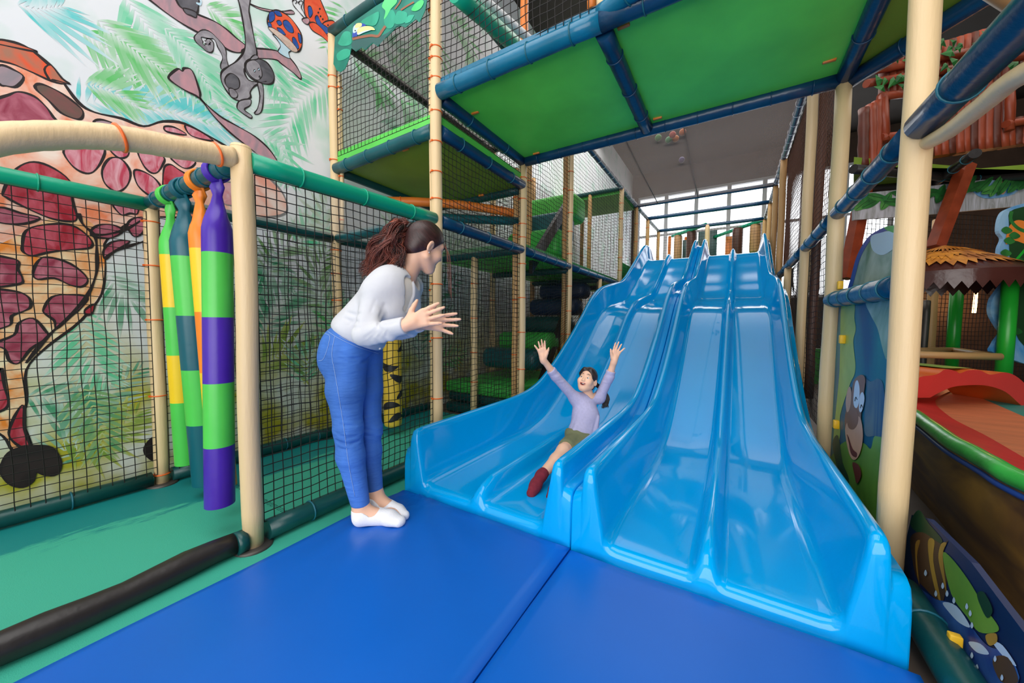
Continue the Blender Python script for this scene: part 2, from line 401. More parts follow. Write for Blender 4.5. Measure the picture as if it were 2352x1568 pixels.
# ------------------------------------------------------------------ blue landing mats
def land_mat(x0, x1, y0, y1, label, seed):
    nx, ny = 40, 70; P = np.zeros((nx+1, ny+1, 3))
    for i in range(nx+1):
        for j in range(ny+1):
            u, v = i/nx, j/ny; x = x0+(x1-x0)*u; y = y0+(y1-y0)*v
            e = min(u*(x1-x0), (1-u)*(x1-x0), v*(y1-y0), (1-v)*(y1-y0))
            z = -.03*(max(0, 1-e/.03))**2
            z += .0035*math.sin(9*x+4*y+seed)*math.sin(3*y-5*x+seed)
            d = math.hypot(x-(x0+.12), y-(y1-.05))
            if seed == 1: z += .011*math.sin(math.atan2(y-y1-.05, x-x0-.05)*26)*math.exp(-d*2.6)*min(1, e/.05)
            P[i, j] = (x, y, z)
    mb = MB().grid(P)
    bd = [P[i, 0] for i in range(nx+1)]+[P[nx, j] for j in range(1, ny+1)]+[P[i, ny] for i in range(nx-1, -1, -1)]+[P[0, j] for j in range(ny-1, 0, -1)]
    bd = np.array(bd); lo = bd.copy(); lo[:, 2] = -.084; n = len(bd)
    mb.add(np.concatenate([bd, lo]), [(i, n+i, n+(i+1) % n, (i+1) % n) for i in range(n)], 0, False)
    o = obj('landing_mat', mb, M['mat']); tag(o, label, 'mat', 'blue landing mats'); return o
land_mat(-1.765, -.634, -1.6, 1.585, 'blue vinyl landing mat the woman stands on, in front of the left slide', 1)
land_mat(-.628, .53, -1.6, 1.575, 'blue vinyl landing mat in front of the right empty slide', 2)

# ------------------------------------------------------------------ the two slides
FY = [1.6, 2.7, 3.0, 3.25, 3.5, 4.1, 4.5, 4.9, 5.2, 5.45, 6.0, 6.3, 6.55, 7.0, 7.5, 8.0, 8.35, 8.6, 9.3]
FZ = [.03, .03, .045, .09, .19, .53, .80, 1.08, 1.22, 1.285, 1.38, 1.43, 1.51, 1.74, 2.02, 2.30, 2.43, 2.45, 2.45]
def slide_floor(y): return interp(FY, FZ, y)
def make_slide(xa, xb, label):
    W = xb-xa
    # u, height above floor (fraction flags: wall height, ridge height)
    half = [(0, 'b'), (0, .20), (.006, .216), (.040, .222), (.048, .235), (.052, .318), (.060, .337), (.074, .345), (.090, .343), (.101, .33), (.108, .30),
            (.150, .05), (.163, .022), (.185, .004), (.215, 0), (.36, 0), (W/2-.075, 0), (W/2-.052, .012), (W/2-.040, .045), (W/2-.026, .092), (W/2-.012, .110), (W/2, .113)]
    prof = half+[(W-u, h) for u, h in half[-2::-1]]
    ys = [1.588, 1.594, 1.606, 1.625, 1.66]+list(np.linspace(1.75, 2.6, 8))+list(np.linspace(2.7, 9.0, 100))+[9.06, 9.10, 9.13]
    rows = []
    for k, y in enumerate(ys):
        fl = float(slide_floor(max(y, 1.6))); row = []
        drop = {0: 1.0, 1: .35, 2: .12, 3: .03}.get(k, 0)
        wall = 1.0; rid = 1.0
        if y > 8.5: wall = math.sqrt(max(0., 1-((y-8.5)/.66)**2))
        if y > 8.25: rid = max(0, 1-((y-8.25)/.25))
        if y < 1.72: rid = min(1, math.sqrt(max(0, (y-1.585)/.135)))
        for u, h in prof:
            if h == 'b': z = fl-.35 if y > 3.2 else -.06
            else:
                hh = h*(rid if .25 < u < W-.25 else (wall if h > .05 else 1)); z = fl+hh
                if k < 4:
                    dz = {0: .10, 1: .045, 2: .012, 3: .003}[k]; z = z-dz if h > .1 or True else z
                    z = max(z, -.055)
            row.append((xa+u, y, z))
        rows.append(row)
    front = [(x, 1.586, -.056) for x, y, z in rows[0]]
    mb = MB().grid([front]+rows)
    o = obj('wave_slide', mb, M['slide']); tag(o, label, 'slide', 'blue wave slides'); return o
make_slide(-1.776, -.637, 'glossy blue two-lane wave slide with the girl coming down it')
make_slide(-.631, .508, 'empty glossy blue two-lane wave slide on the right')
# thin moulded joint lines across the slides
# ------------------------------------------------------------------ left walkway frame
T8 = lambda a, b, n: [a+(b-a)*(i+.5)/n for i in range(n)]
post(XL, YG[0], ZF, 1.84, 'thick cream padded post at the near end of the teal handrail', (), .044, plate=True)
post(X2, YG[0], ZF, 1.80, 'cream post by the jungle wall behind the hanging striped rolls', [.02, .55, 1.05, 1.4, 1.68], .040, plate=True)
post(XL, YG[1], ZF, 4.6, 'tall cream post with orange ties beside the slide, behind the woman', [.2, .46, .93, 1.34, 1.98, 2.18, 2.4, 2.62, 2.86, 3.0, 3.08, 3.43], .043, plate=True)
post(XL-.075, YG[1]+.03, .0, 4.2, 'thin cream net pole tied against the tall post behind the woman', [.2, .9, 1.3, 2.9, 3.05, 3.4], .02, name='net_pole')
post(X2, YG[1], ZF, 3.72, 'cream post against the white wall under the toucan banner', [.25, .6, .95, 1.25, 1.5, 1.72, 2.3, 2.55, 3.2, 3.3], .043, plate=True)
post(X2+.07, YG[1]+.02, 1.9, 3.3, 'thin cream net pole tied beside the banner post', [2.0, 2.4, 3.0, 3.2], .018, name='net_pole')
beam((XL, YG[0]+.03, 1.79), (XL, YG[1]-.03, L1), 'bright teal handrail running from the thick cream post to the tall post', 'teal', .046, 3, 'teal')
beam((X2, -2.2, 1.77), (X2, YG[0]-.02, 1.79), 'bright teal rail along the giraffe wall at the left edge', 'teal', .044, 4, 'teal')
beam((X2+.02, YG[0], 1.80), (XL-.03, YG[0], 1.79), 'dark teal crossbar the four striped rolls hang from', 'dkteal', .043, 5)
pp = [onx(*p, XL) for p in [(536, 362), (470, 349), (400, 338), (330, 325), (270, 317), (195, 311), (120, 311), (0, 320)]]
pp += [(XL, .02, 1.50), (XL, -.12, 1.33), (XL, -.2, 1.1), (XL, -.24, .6), (XL, -.25, -.05)]
beam(0*np.ones(3), np.ones(3), 'curved cream arch pipe rising over the left entrance', 'cream', .044, 0, pts=spline(pp, 5, False), name='arch_pipe', cat='pipe')
_arch = bpy.data.objects['arch_pipe']
for q in ((275, 317), (497, 355)):
    c = onx(*q, XL); obj('cable_tie', ring(MB(), c, (0, 1, .35), .046, .005), M['tie'], _arch)
beam((X2, -2.2, .0), (X2, YG[0]-.05, .0), 'dark green base tube under the giraffe net', 'dkgreen', .046, 5)
beam((X2, YG[0]+.05, .0), (X2, YG[1]-.05, .0), 'dark green base tube along the wall behind the hanging rolls', 'dkgreen', .046, 4)
beam((X2, YG[1]+.05, .0), (X2, YG[2]-.05, .0), 'dark green base tube along the wall behind the tiger-striped roll', 'dkgreen', .046, 4)
beam((XL, YG[0]+.06, .005), (XL, 2.03, .005), 'dark green base tube under the net behind the woman', 'dkgreen', .05, 3)
pb = tube_mb([(XL+.012*math.sin(k*7), k, .0+.004*math.sin(k*13)) for k in np.linspace(-2.0, YG[0]-.06, 30)], [.052+.003*math.sin(i*1.7) for i in range(30)], seg=18)
o = obj('padded_beam', pb, M['blackpad']); tag(o, 'black padded trip bar lying across the left entrance', 'beam')
obj('end_cap', tube_mb([(XL, YG[0]-.075, .0), (XL, YG[0]-.035, .0)], .054), M['dkgreen'], o)

# nets of the walkway
net((X2+.03, -1.7, .03), (X2+.03, YG[0]-.03, .03), (X2+.03, YG[0]-.03, 1.74), (X2+.03, -1.7, 1.73), 'black net in front of the painted giraffe', .05, .0026, .015, seed=1)
net((X2+.03, YG[0]+.03, .03), (X2+.03, YG[1]-.03, .03), (X2+.03, YG[1]-.03, 1.78), (X2+.03, YG[0]+.03, 1.76), 'black net along the wall behind the hanging rolls', .05, .0026, .015, seed=2)
net((X2+.03, YG[1]+.03, .03), (X2+.03, YG[2], .03), (X2+.03, YG[2], 1.78), (X2+.03, YG[1]+.03, 1.78), 'black net along the wall behind the tiger-striped roll', .05, .0026, .015, seed=3)
net((XL, YG[0]+.05, .05), (XL, YG[1]-.045, .05), (XL, YG[1]-.045, 1.78), (XL, YG[0]+.05, 1.74), 'black net fence under the bright teal handrail', .047, .0028, .012, seed=4)
g = MB().grid([[(X2+(XL-X2)*i/8, YG[0]+(YG[1]-YG[0])*j/8, 1.845-.06*math.sin(math.pi*i/8)*math.sin(math.pi*j/8)) for j in range(9)] for i in range(9)])
tag(obj('gauze_roof', g, M['gauzelite']), 'pale gauze roof sheet over the walkway beside the hanging rolls', 'gauze sheet', 'gauze roof sheets')
g = MB().grid([[(X2+(XL-X2)*i/8, YG[1]+(YG[2]-YG[1])*j/8, 1.85-.03*math.sin(math.pi*i/8)*math.sin(math.pi*j/8)) for j in range(9)] for i in range(9)])
tag(obj('gauze_roof', g, M['gauzelite']), 'pale gauze roof sheet under the lower green deck', 'gauze sheet', 'gauze roof sheets')
g = MB().grid([[(X2+(XL-X2)*i/8, YG[1]+(2*YG[2]-YG[1]-YG[1]-.0)*j/8, L3-.02-.05*math.sin(math.pi*i/8)*math.sin(math.pi*j/8)) for j in range(9)] for i in range(9)])
tag(obj('gauze_roof', g, M['gauze']), 'grey gauze roof sheet above the lower green deck', 'gauze sheet', 'gauze roof sheets')

beam((X2, YG[0]+.05, L1), (X2, YG[1]-.05, L1), 'dark wall beam holding the gauze roof behind the woman', 'dkgreen', .043, 0)
beam((X2, YG[1]+.05, L1), (X2, YG[2], L1), 'dark wall beam behind the tiger-striped roll', 'dkgreen', .043, 0)
beam((X2+.04, YG[1], L1), (XL-.04, YG[1], L1), 'dark teal cross beam behind the woman\'s head', 'dkteal', .043, 3)
beam((XL, YG[1]+.04, L1), (XL, YG[2]-.03, L1), 'dark blue beam from the tall post behind the woman to the next post', 'navy', .046, 3)
beam((XL, YG[2]+.03, L1), (XL, YG[3]-.03, L1), 'dark blue beam along the slide net, second from the woman', 'navy', .046, 4)
beam((XL, YG[3]+.03, L1), (XL, YG[5]-.03, L1), 'long dark blue beam ending at the slide hump', 'navy', .046, 6)
beam((X2+.04, YG[2], L1), (XL-.04, YG[2], L1), 'dark cross beam over the net bay beside the slide', 'dkgreen', .043, 2)
# ================================================================== climbing frame beside and over the slides
def slab(a, b, label, top, bot, cat='deck', group=None, name='padded_deck', sag=.0):
    # vinyl-covered deck: a mesh whose underside bulges a little
    mb = MB(); x0, y0, z0 = a; x1, y1, z1 = b; n = 10
    lo = [[(x0+(x1-x0)*i/n, y0+(y1-y0)*j/n, z0-sag*math.sin(math.pi*i/n)**.5*math.sin(math.pi*j/n)**.5 if 0 < i < n and 0 < j < n else z0) for j in range(n+1)] for i in range(n+1)]
    hi = [[(p[0], p[1], z1) for p in r_] for r_ in lo]
    mb.grid(lo[::-1], 1); mb.grid(hi, 0)
    mb.add([(x0, y0, z0), (x1, y0, z0), (x1, y1, z0), (x0, y1, z0), (x0, y0, z1), (x1, y0, z1), (x1, y1, z1), (x0, y1, z1)],
           [(0, 1, 5, 4), (1, 2, 6, 5), (2, 3, 7, 6), (3, 0, 4, 7)], 0, False)
    o = obj(name, mb, [M[top], M[bot]]); tag(o, label, cat, group); return o
def strap(o, pts):
    for p in pts:
        q = MB().rbox((p[0]-.035, p[1]-.012, p[2]-.012), (p[0]+.035, p[1]+.012, p[2]+.012), .005, 0, 2); obj('fixing_strap', q, M['orangefoam'], o)

# lower green deck (left) and its beams
d = slab((X2, YG[1], 2.485), (XL, YG[2], 2.625), 'small green deck on the left under the toucan banner', 'padgreen', 'deckolive', sag=.015)
strap(d, [(X2+.4, YG[1]+.06, 2.475), (XL-.4, YG[1]+.06, 2.475), (XL-.5, YG[2]-.06, 2.475)])
beam((X2+.03, YG[1], 2.47), (XL-.03, YG[1], 2.50), 'dark teal front beam of the small green deck', 'dkteal', .05, 4)
beam((XL, YG[1]+.04, 2.50), (XL, YG[2]-.02, 2.505), 'navy side beam of the small green deck', 'navy', .05, 3)
beam((X2, YG[2], 2.47), (XL-.03, YG[2], 2.47), 'dark green back beam of the small green deck', 'dkgreen', .05, 2)
beam((X2, YG[1]+.04, 2.47), (X2, YG[2], 2.47), 'dark beam of the small green deck along the wall', 'dkgreen', .045, 0)
# big overhead deck
M['shinyteal'] = mat('shiny_teal_vinyl_foam', S(8, 104, 138), .25, .12, 5, .4, 14)
d = slab((XL, YG[1], 2.77), (-.70, YG[2], 2.86), 'bright green underside panel of the overhead deck, left of the cross beam', 'shinyteal', 'deckgreen', group='overhead deck panels', sag=.02)
strap(d, [(XL+.1, YG[1]+.35, 2.765), (XL+.2, YG[2]-.08, 2.765)])
d = slab((-.70, YG[1], 2.77), (XR, YG[2], 2.86), 'large bright green underside panel of the overhead deck, right of the cross beam', 'shinyteal', 'deckgreen', group='overhead deck panels', sag=.02)
strap(d, [(-.60, YG[1]+.10, 2.765), (-.6, YG[2]-.12, 2.765), (XR-.12, YG[2]-.25, 2.765)])
tri = [(XR, YG[2], 2.77), (XR, 1.6, 2.77), (2.1, 1.6, 2.77)]
o = obj('padded_deck', MB().prism(tri, (0, 0, .13), 0), [M['deckolive']]); tag(o, 'olive green three-cornered deck panel right of the overhead deck', 'deck')
beam((XL+.04, YG[1], 2.76), (-.70, YG[1], 2.76), 'shiny teal front beam of the overhead deck, left half', 'shinyteal', .055, 4)
beam((-.70, YG[1], 2.76), (XR-.03, YG[1], 2.76), 'shiny dark teal front beam of the overhead deck, right half', 'navy', .055, 3)
beam((XL, YG[1]+.05, 2.75), (XL, YG[2]-.03, 2.75), 'navy left side beam of the overhead deck', 'navy', .05, 2)
beam((XL+.04, YG[2], 2.75), (XR-.02, YG[2], 2.75), 'long dark blue back beam of the overhead deck', 'navy', .052, 10, 'navy')
beam((-.70, YG[1]+.05, 2.74), (-.70, YG[2]-.05, 2.74), 'navy cross beam under the overhead deck', 'navy', .05, 3, 'navy')
beam((XR, YG[2]-.04, 2.75), (XR, YG[1]-.9, 2.75), 'navy right side beam of the overhead deck', 'navy', .05, 3, 'navy')
beam((XR+.02, YG[2]+.02, 2.73), (2.1, 1.62, 2.73), 'navy slanting beam under the three-cornered deck', 'navy', .05, 4, 'navy')
beam((-.70, YG[1], 2.80), ond(1520, -70, 1.75), 'short teal brace rising from the front beam of the overhead deck', 'shinyteal', .05, 1)
post(-.70, YG[1]+.02, 2.80, 3.8, 'pale short post standing on the overhead deck', (), .035)
post(-.80, YG[1]+.12, 2.95, 3.8, 'reddish brown short pole on the overhead deck', (), .03, 'orangefoam')
beam(onx(1045, -18, XL+.3), onx(1192, 112, XL+.3), 'green slanting brace behind the upper net', 'teal', .06, 0)
beam(onx(1090, -18, XL+.2), onx(1245, 115, XL+.2), 'pale slanting pad behind the upper net', 'white', .035, 0)
beam((X2, YG[1]+.03, L3-.02), (X2, YG[3], L3-.02), 'black beam along the wall above the small green deck', 'blackpad', .045, 0)
beam((XL, YG[1]+.03, L3), (XL, YG[2], L3), 'dark top beam between the tall post and the orange post', 'dkgreen', .045, 0)
beam((X2, YG[1], L3), (XL, YG[1], L3), 'dark green top beam carrying the toucan banner', 'dkgreen', .05, 3)

# posts along the slide's left side
tz = lambda *a: list(a)
post(XL, YG[2], ZF, 2.72, 'cream post with orange ties, second along the left slide', tz(.55, .95, 1.32, 1.68, 1.96, 2.1, 2.36, 2.58), .042)
post(XL, YG[2], 2.84, 4.5, 'orange post standing on the back corner of the overhead deck', (), .042, 'orangefoam')
post(XL-.1, YG[2]+.03, ZF, 2.7, 'tan net pole beside the second post along the left slide', tz(.7, 1.3, 2.0, 2.4), .035, 'tan', name='net_pole')
post(XL, YG[3], ZF, 3.7, 'cream post with orange ties, third along the left slide', tz(.9, 1.22, 1.56, 2.0, 2.3, 2.55, 2.85, 3.1, 3.4), .040)
post(XL-.09, YG[3]+.03, ZF, 3.6, 'tan net pole beside the third post along the left slide', tz(.9, 1.5, 2.2, 2.9), .032, 'tan', name='net_pole')
post(XL, YG[4], ZF, 1.79, 'short cream post under the blue beam near the slide hump', tz(1.1, 1.5), .042)
post(XL, YG[5], 1.0, 3.7, 'cream post at the hump of the left slide', tz(2.1, 2.35, 2.7, 3.1, 3.4), .045)
post(XL, YG[6], 1.4, 3.7, 'tan post just above the hump of the left slide', tz(2.6, 2.9, 3.3), .045, 'tan')
post(XL, YG[7], 1.6, 3.75, 'tan post beside the top of the left slide', tz(2.8, 3.2, 3.5), .045, 'tan')
post(XL, YG[8], 2.4, 3.75, 'tan post past the top of the left slide', tz(3.0, 3.5), .045, 'tan')
post(-.70, YG[8], 2.4, 3.75, 'cream post at the top between the two slides', tz(3.1,), .06)
post(-2.6, YG[2], ZF, 1.80, 'cream post inside the left net bay', tz(.35, .7, 1.1, 1.5), .042)
for y, lb in ((YG[3], 'first'), (YG[4], 'second'), (YG[5], 'third'), (YG[6], 'fourth')):
    post(X2, y, ZF, 3.7, '%s post along the wall deep in the net bays, %s from the front' % ('cream' if y < 5 else 'tan', lb), tz(.4, .9, 1.4, 2.2, 2.7, 3.2), .044, 'cream' if y < 5 else 'tan')
post(-2.6, YG[3], 1.9, 3.7, 'tan post inside the upper left net bay', tz(2.1, 2.6, 3.1), .04, 'tan')
post(-2.6, YG[5], 1.9, 3.7, 'tan post at the back of the upper left net bay', tz(2.1, 2.6, 3.1), .04, 'tan')
# beams high along both sides of the slide tunnel
beam((XL, YG[2]+.02, L3), (XL, YG[6], L3), 'dark blue top beam over the left slide, with lashings', 'navy', .045, 20, 'white')
beam((XL, YG[6], L3), (XL, YG[8], L3+.05), 'pale lashed top beam beside the far windows', 'navy', .04, 10, 'white')
beam((XR, YG[2]+.02, L3), (XR, YG[6], L3), 'dark blue top beam over the right slide, with lashings', 'navy', .045, 20, 'white')
beam((XR, YG[6], L3), (XR, YG[8], L3+.05), 'pale lashed top beam on the right beside the far windows', 'navy', .04, 10, 'white')
beam((XL, YG[6], L3), (XR, YG[6], L3), 'dark cross beam at the far edge of the gauze roof', 'navy', .04, 8)
beam((XL, YG[7], L3+.03), (XR, YG[7], L3+.03), 'dark cross beam in front of the far windows, nearer one', 'navy', .045, 6)
beam((XL, YG[8], L3+.05), (XR, YG[8], L3+.05), 'dark cross beam in front of the far windows, farther one', 'navy', .045, 6)
for a, b, lb in (((X2, YG[3], L3), (XL, YG[3], L3), 'third'), ((X2, YG[5], L3), (XL, YG[5], L3), 'fourth'), ((X2, YG[6], L3), (XL, YG[6], L3), 'fifth')):
    beam(a, b, 'dark cross beam over the left net bays, at the %s post' % lb, 'dkgreen', .042, 0)
for y, lb in ((YG[3], 'near'), (YG[4], 'middle'), (YG[5], 'far')):
    beam((X2, y, 1.78), (XL, y, 1.78), 'dark floor beam under the left upper walkway, %s one' % lb, 'dkgreen', .042, 0)
slab((X2, YG[2]+.05, 1.82), (XL-.05, YG[6], 1.93), 'green upper walkway floor behind the blue beam on the left', 'padgreen2', 'deckgreen')
d = slab((X2, YG[5]+.05, 3.62), (XL-.05, YG[6], 3.72), 'yellow green roof panel over the far left net bay', 'padgreen', 'deckolive')
o = obj('side_pad', MB().rbox((XL-.09, YG[5]+.2, 1.95), (XL-.03, YG[7], 2.32), .03, 0, 3), M['padgreen2']); tag(o, 'green side pad low behind the hump of the left slide', 'pad')
obj('brown_patch', MB().poly([(XL-.028, y, z) for y, z in ((7.9, 1.97), (8.2, 2.3), (8.5, 2.3), (8.3, 1.97))]), M['darkwall'], o)

# nets along the slide
N_l = lambda y0, y1, z0, z1, lab, c=.05, sd=0, x=XL, mm='net', z0b=None, t=.0026: net((x, y0, z0), (x, y1, z0 if z0b is None else z0b), (x, y1, z1), (x, y0, z1), lab, c, t, .012, mm, None, sd)
N_l(YG[1]+.05, YG[2]-.05, .30, 1.78, 'black net beside the left slide between the first two posts', .048, 11)
N_l(YG[2]+.04, YG[3]-.04, .36, 1.78, 'black net beside the left slide behind the girl\'s raised hand', .048, 12, z0b=.85)
N_l(YG[3]+.04, YG[4]-.04, .9, 1.78, 'black net beside the left slide below the hump', .05, 13, z0b=1.55)
N_l(YG[1]+.05, YG[2]-.05, 1.88, 2.45, 'black net strip under the small green deck', .048, 14)
N_l(YG[1]+.05, YG[2]-.05, 2.62, 2.72, 'black net strip between the small green deck and the overhead deck', .045, 15)
N_l(YG[2]+.04, YG[3]-.04, 1.88, 3.64, 'black net above the blue beam, between second and third post', .05, 16)
N_l(YG[3]+.04, YG[5]-.04, 1.88, 3.64, 'black net above the long blue beam', .055, 17)
N_l(YG[5]+.04, YG[6]-.04, 1.9, 3.64, 'black net beside the hump of the left slide', .06, 18)
N_l(YG[6]+.04, YG[8]-.04, 2.4, 3.68, 'black net beside the top of the left slide', .07, 19)
N_l(YG[2], YG[3], .05, 1.75, 'dark net along the wall deep in the left bay', .06, 20, X2+.04, 'netbrown', t=.003)
N_l(YG[3], YG[5], .05, 1.75, 'dark net along the wall at the back of the left bay', .06, 21, X2+.04, 'netbrown', t=.003)
N_l(YG[2], YG[3], 1.95, 3.64, 'brown net along the wall in the upper left bay', .06, 22, X2+.04, 'netbrown', t=.003)
N_l(YG[3], YG[6], 1.95, 3.64, 'brown net along the wall at the back of the upper left bay', .07, 23, X2+.04, 'netbrown', t=.0035)
net((X2, YG[2], .05), (XL, YG[2], .05), (XL, YG[2], 1.76), (X2, YG[2], 1.76), 'black net wall across the left bay behind the tiger-striped roll', .05, .0026, .012, seed=24)
net((X2, YG[2]+.01, 1.9), (XL, YG[2]+.01, 1.9), (XL, YG[2]+.01, 2.43), (X2, YG[2]+.01, 2.43), 'black net strip across the bay under the small green deck', .05, .0026, .012, seed=25)
net((X2+.05, YG[1], 2.58), (XL-.04, YG[1], 2.60), (XL-.04, YG[1], L3), (X2+.05, YG[1], L3), 'black net over the front beam of the small green deck', .05, .0028, .015, seed=26)
net((X2, YG[2], 2.6), (XL, YG[2], 2.6), (XL, YG[2], L3), (X2, YG[2], L3), 'black net at the back of the small green deck', .055, .0028, .015, seed=27)
net((XL+.03, YG[1], 2.80), (-.72, YG[1], 2.80), (-.72, YG[1], 3.75), (XL+.03, YG[1], 3.75), 'black net over the front beam of the overhead deck', .052, .003, .02, seed=28)
net((X2, YG[4], .05), (XL, YG[4], .05), (XL, YG[4], 1.75), (X2, YG[4], 1.75), 'black net wall deep in the left bay behind the step cushions', .06, .003, .012, 'netbrown', seed=29)
net((X2, YG[6], 1.95), (XL, YG[6], 1.95), (XL, YG[6], 3.64), (X2, YG[6], 3.64), 'net wall at the far end of the upper left bay', .07, .0035, .012, 'netbrown', seed=30)

# pipes behind the net
beam(onx(870, 462, -3.05), onx(1194, 492, -2.04), 'orange pipe behind the net between the two left decks', 'orangefoam', .045, 4, 'tie', pts=[onx(870, 462, -3.05)*(1-t)+onx(1194, 492, -2.04)*t+np.array([0, 0, .04*math.sin(math.pi*t)]) for t in np.linspace(0, 1, 10)])
beam(onx(900, 494, -2.9), onx(1190, 508, -2.04), 'teal pipe just below the orange pipe behind the net', 'dkteal', .045, 3)

# step cushions
steps = [((1175, 820), .27, 'padnavy', 'teal foam step cushion, lowest of the stair behind the net', 'dkteal'), ((1208, 782), .27, '', 'green foam step cushion, second of the stair behind the net', 'padgreen2'),
         ((1250, 745), .27, '', 'dark teal foam step cushion, third of the stair behind the net', 'dkgreen'), ((1272, 704), .27, '', 'dark foam step cushion, fourth of the stair behind the net', 'padnavy'), ((1292, 668), .24, '', 'dark foam step cushion, topmost of the lower stair', 'padnavy')]
for (q, h, _, lb, mm) in steps:
    c = onx(*q, -2.6); r_ = .14
    mb = MB().rbox((-3.0, c[1]-.2, c[2]-.15), (-2.125, c[1]+.2, c[2]+.13), .11, 0, 4)
    tag(obj('step_cushion', mb, M[mm]), lb, 'step', 'foam steps in the lower stair')
for q, lb, mm in (((1232, 556), 'green foam step cushion, lowest of the upper stair', 'padgreen2'), ((1243, 520), 'blue foam step cushion in the upper stair', 'dkteal'), ((1272, 478), 'green foam step cushion high in the upper stair', 'padgreen')):
    c = onx(*q, -2.6); mb = MB().rbox((-3.0, c[1]-.25, c[2]-.28), (-2.125, c[1]+.25, c[2]+.13), .1, 0, 4)
    tag(obj('step_cushion', mb, M[mm]), lb, 'step', 'foam steps in the upper stair')
for (a, b, lb) in (((1235, 890), (1300, 700), 'dark slanted board carrying the lower stair'), ((1215, 610), (1300, 470), 'dark slanted board carrying the upper stair')):
    p, q = onx(*a, -2.18), onx(*b, -2.18)
    tag(obj('stair_board', MB().prism([p+[0, 0, .1], q+[0, 0, .1], q-[0, 0, .1], p-[0, 0, .1]], (.05, 0, 0)), M['blackpad']), lb, 'board')
# green platform in the left bay
o = obj('foam_platform', MB().rbox((-3.12, 3.46, .17), (-2.07, 5.0, .31), .04, 0, 3), M['padgreen2']); tag(o, 'bright green foam platform inside the left net bay', 'platform')
obj('skirt', MB().rbox((-3.10, 3.48, .06), (-2.08, 4.98, .18), .05, 0, 3), M['dkgreen'], o)
tag(obj('foam_block', MB().rbox((-3.11, 3.44, -.084), (-2.06, 5.02, .05), .05, 0, 3), M['dkgreen']), 'dark green foam block on the floor under the bright green platform', 'block')

# tiger-striped hanging roll
tx, ty = -2.80, 2.36
mb = MB().lathe((tx, ty, .03), [(.001, .0), (.055, .004), (.078, .016), (.084, .04), (.086, .2), (.085, .8), (.086, 1.3), (.084, 1.60), (.06, 1.64), (.001, 1.65)], 28)
o = obj('hanging_roll', mb, mat('yellow_vinyl', S(238, 196, 66), .4, .06, 5, .2, 18)); tag(o, 'yellow hanging roll with black tiger stripes behind the woman', 'roll')
M['stripe'] = mat('black_stripe', S(40, 38, 44), .45, 0)
random.seed(3)
for i in range(14):
    z0 = .10+i*.112; a0 = random.choice([-2.4, -1.2, -.3, .6])+random.uniform(-.3, .3); L_a = random.uniform(1.8, 2.8); sg = random.choice([-1, 1])
    up = []; dn = []; sm = MB()
    for k in range(13):
        t = k/12; a = a0+L_a*t; w_ = .042*math.sin(math.pi*min(1, t*1.0+.04))**.8*(1-.35*t); zc = z0+.05*math.sin(t*2.6)*sg
        rr = .0872; cx_, cy_ = tx+rr*math.cos(a), ty+rr*math.sin(a); up.append((cx_, cy_, zc+w_)); dn.append((cx_, cy_, zc-w_))
    sm.grid([up, dn])
    obj('tiger_stripe', sm, M['stripe'], o)
obj('hanging_cord', tube_mb([(tx, ty, 1.67), (tx, ty, 1.83)], .012, seg=8), M['stripe'], o)

# four hanging striped rolls at the entrance
GR, YE, TE, OR, PU = S(82, 204, 82), S(252, 206, 34), S(14, 92, 108), S(250, 136, 34), S(72, 34, 168)
for i, c in enumerate((GR, YE, TE, OR, PU)): M['roll%d' % i] = mat('glossy_vinyl_band', c, .34, .05, 5, .12, 20)
def hang_roll(top, bot, r, bands, cols, label, ph):
    top = np.array(top, float); bot = np.array(bot, float); d = bot-top
    root = empty('hanging_roll', bot); tag(root, label, 'roll', 'striped hanging rolls')
    n = len(bands)-1
    for k in range(n):
        t0, t1 = bands[k], bands[k+1]; m_ = max(2, int((t1-t0)*40)); mb = MB(); rows = []
        for j in range(m_+1):
            t = t0+(t1-t0)*j/m_; c = top+d*t
            # flattened where it is tied to the bar, pinched below, then full
            w_ = min(1, max(0, (t-.045)/.115)); w_ = w_*w_*(3-2*w_); tp = max(0, 1-t/.05)
            rx = r*(.30+.70*w_)+r*.42*tp; ry = max(r*(.22+.78*w_)-r*.10*tp, .008); tw = (1-w_)*(1.2+ph*.3)*(1-tp)+.0*ph
            row = []
            for q in range(22):
                a = 2*math.pi*q/22; f = 1+.16*(1-w_)*math.sin(3*a+ph*3)
                x_, y_ = rx*math.cos(a)*f, ry*math.sin(a)*f
                row.append((c[0]+x_*math.cos(tw)-y_*math.sin(tw), c[1]+x_*math.sin(tw)+y_*math.cos(tw), c[2]))
            rows.append(row)
        mb.grid(rows, 0, True, True)
        if k == n-1: mb.add(rows[-1], [tuple(range(22))])
        obj('vinyl_band', mb, M['roll%d' % cols[k]], root)
    # loop over the bar
    cx_, cy_ = top[0], top[1]
    lp = MB()
    for dx in (-.022, -.011, 0, .011, .022): ring(lp, (cx_+dx, YG[0], 1.795), (1, 0, 0), .049, .0075, 20)
    obj('knot_loop', lp, M['roll%d' % cols[0]], root)
hang_roll((-2.91, YG[0], 1.757), (-3.07, .88, .10), .060, [0, .19, .38, .56, .745, 1], [0, 1, 0, 1, 0], 'hanging roll of light green and yellow bands, farthest left', .3)
hang_roll((-2.69, YG[0], 1.757), (-2.79, .90, .03), .078, [0, .20, .395, .58, .775, 1], [2, 0, 2, 0, 2], 'hanging roll of dark teal and green bands', 1.1)
hang_roll((-2.46, YG[0], 1.757), (-2.42, .85, .12), .062, [0, .20, .405, .605, .80, 1], [3, 1, 3, 1, 3], 'hanging roll of orange and yellow bands', 2.0)
hang_roll((-2.235, YG[0], 1.757), (-2.215, .76, .11), .064, [0, .225, .42, .62, .815, 1], [4, 0, 4, 0, 4], 'hanging roll of purple and green bands beside the thick cream post', .8)

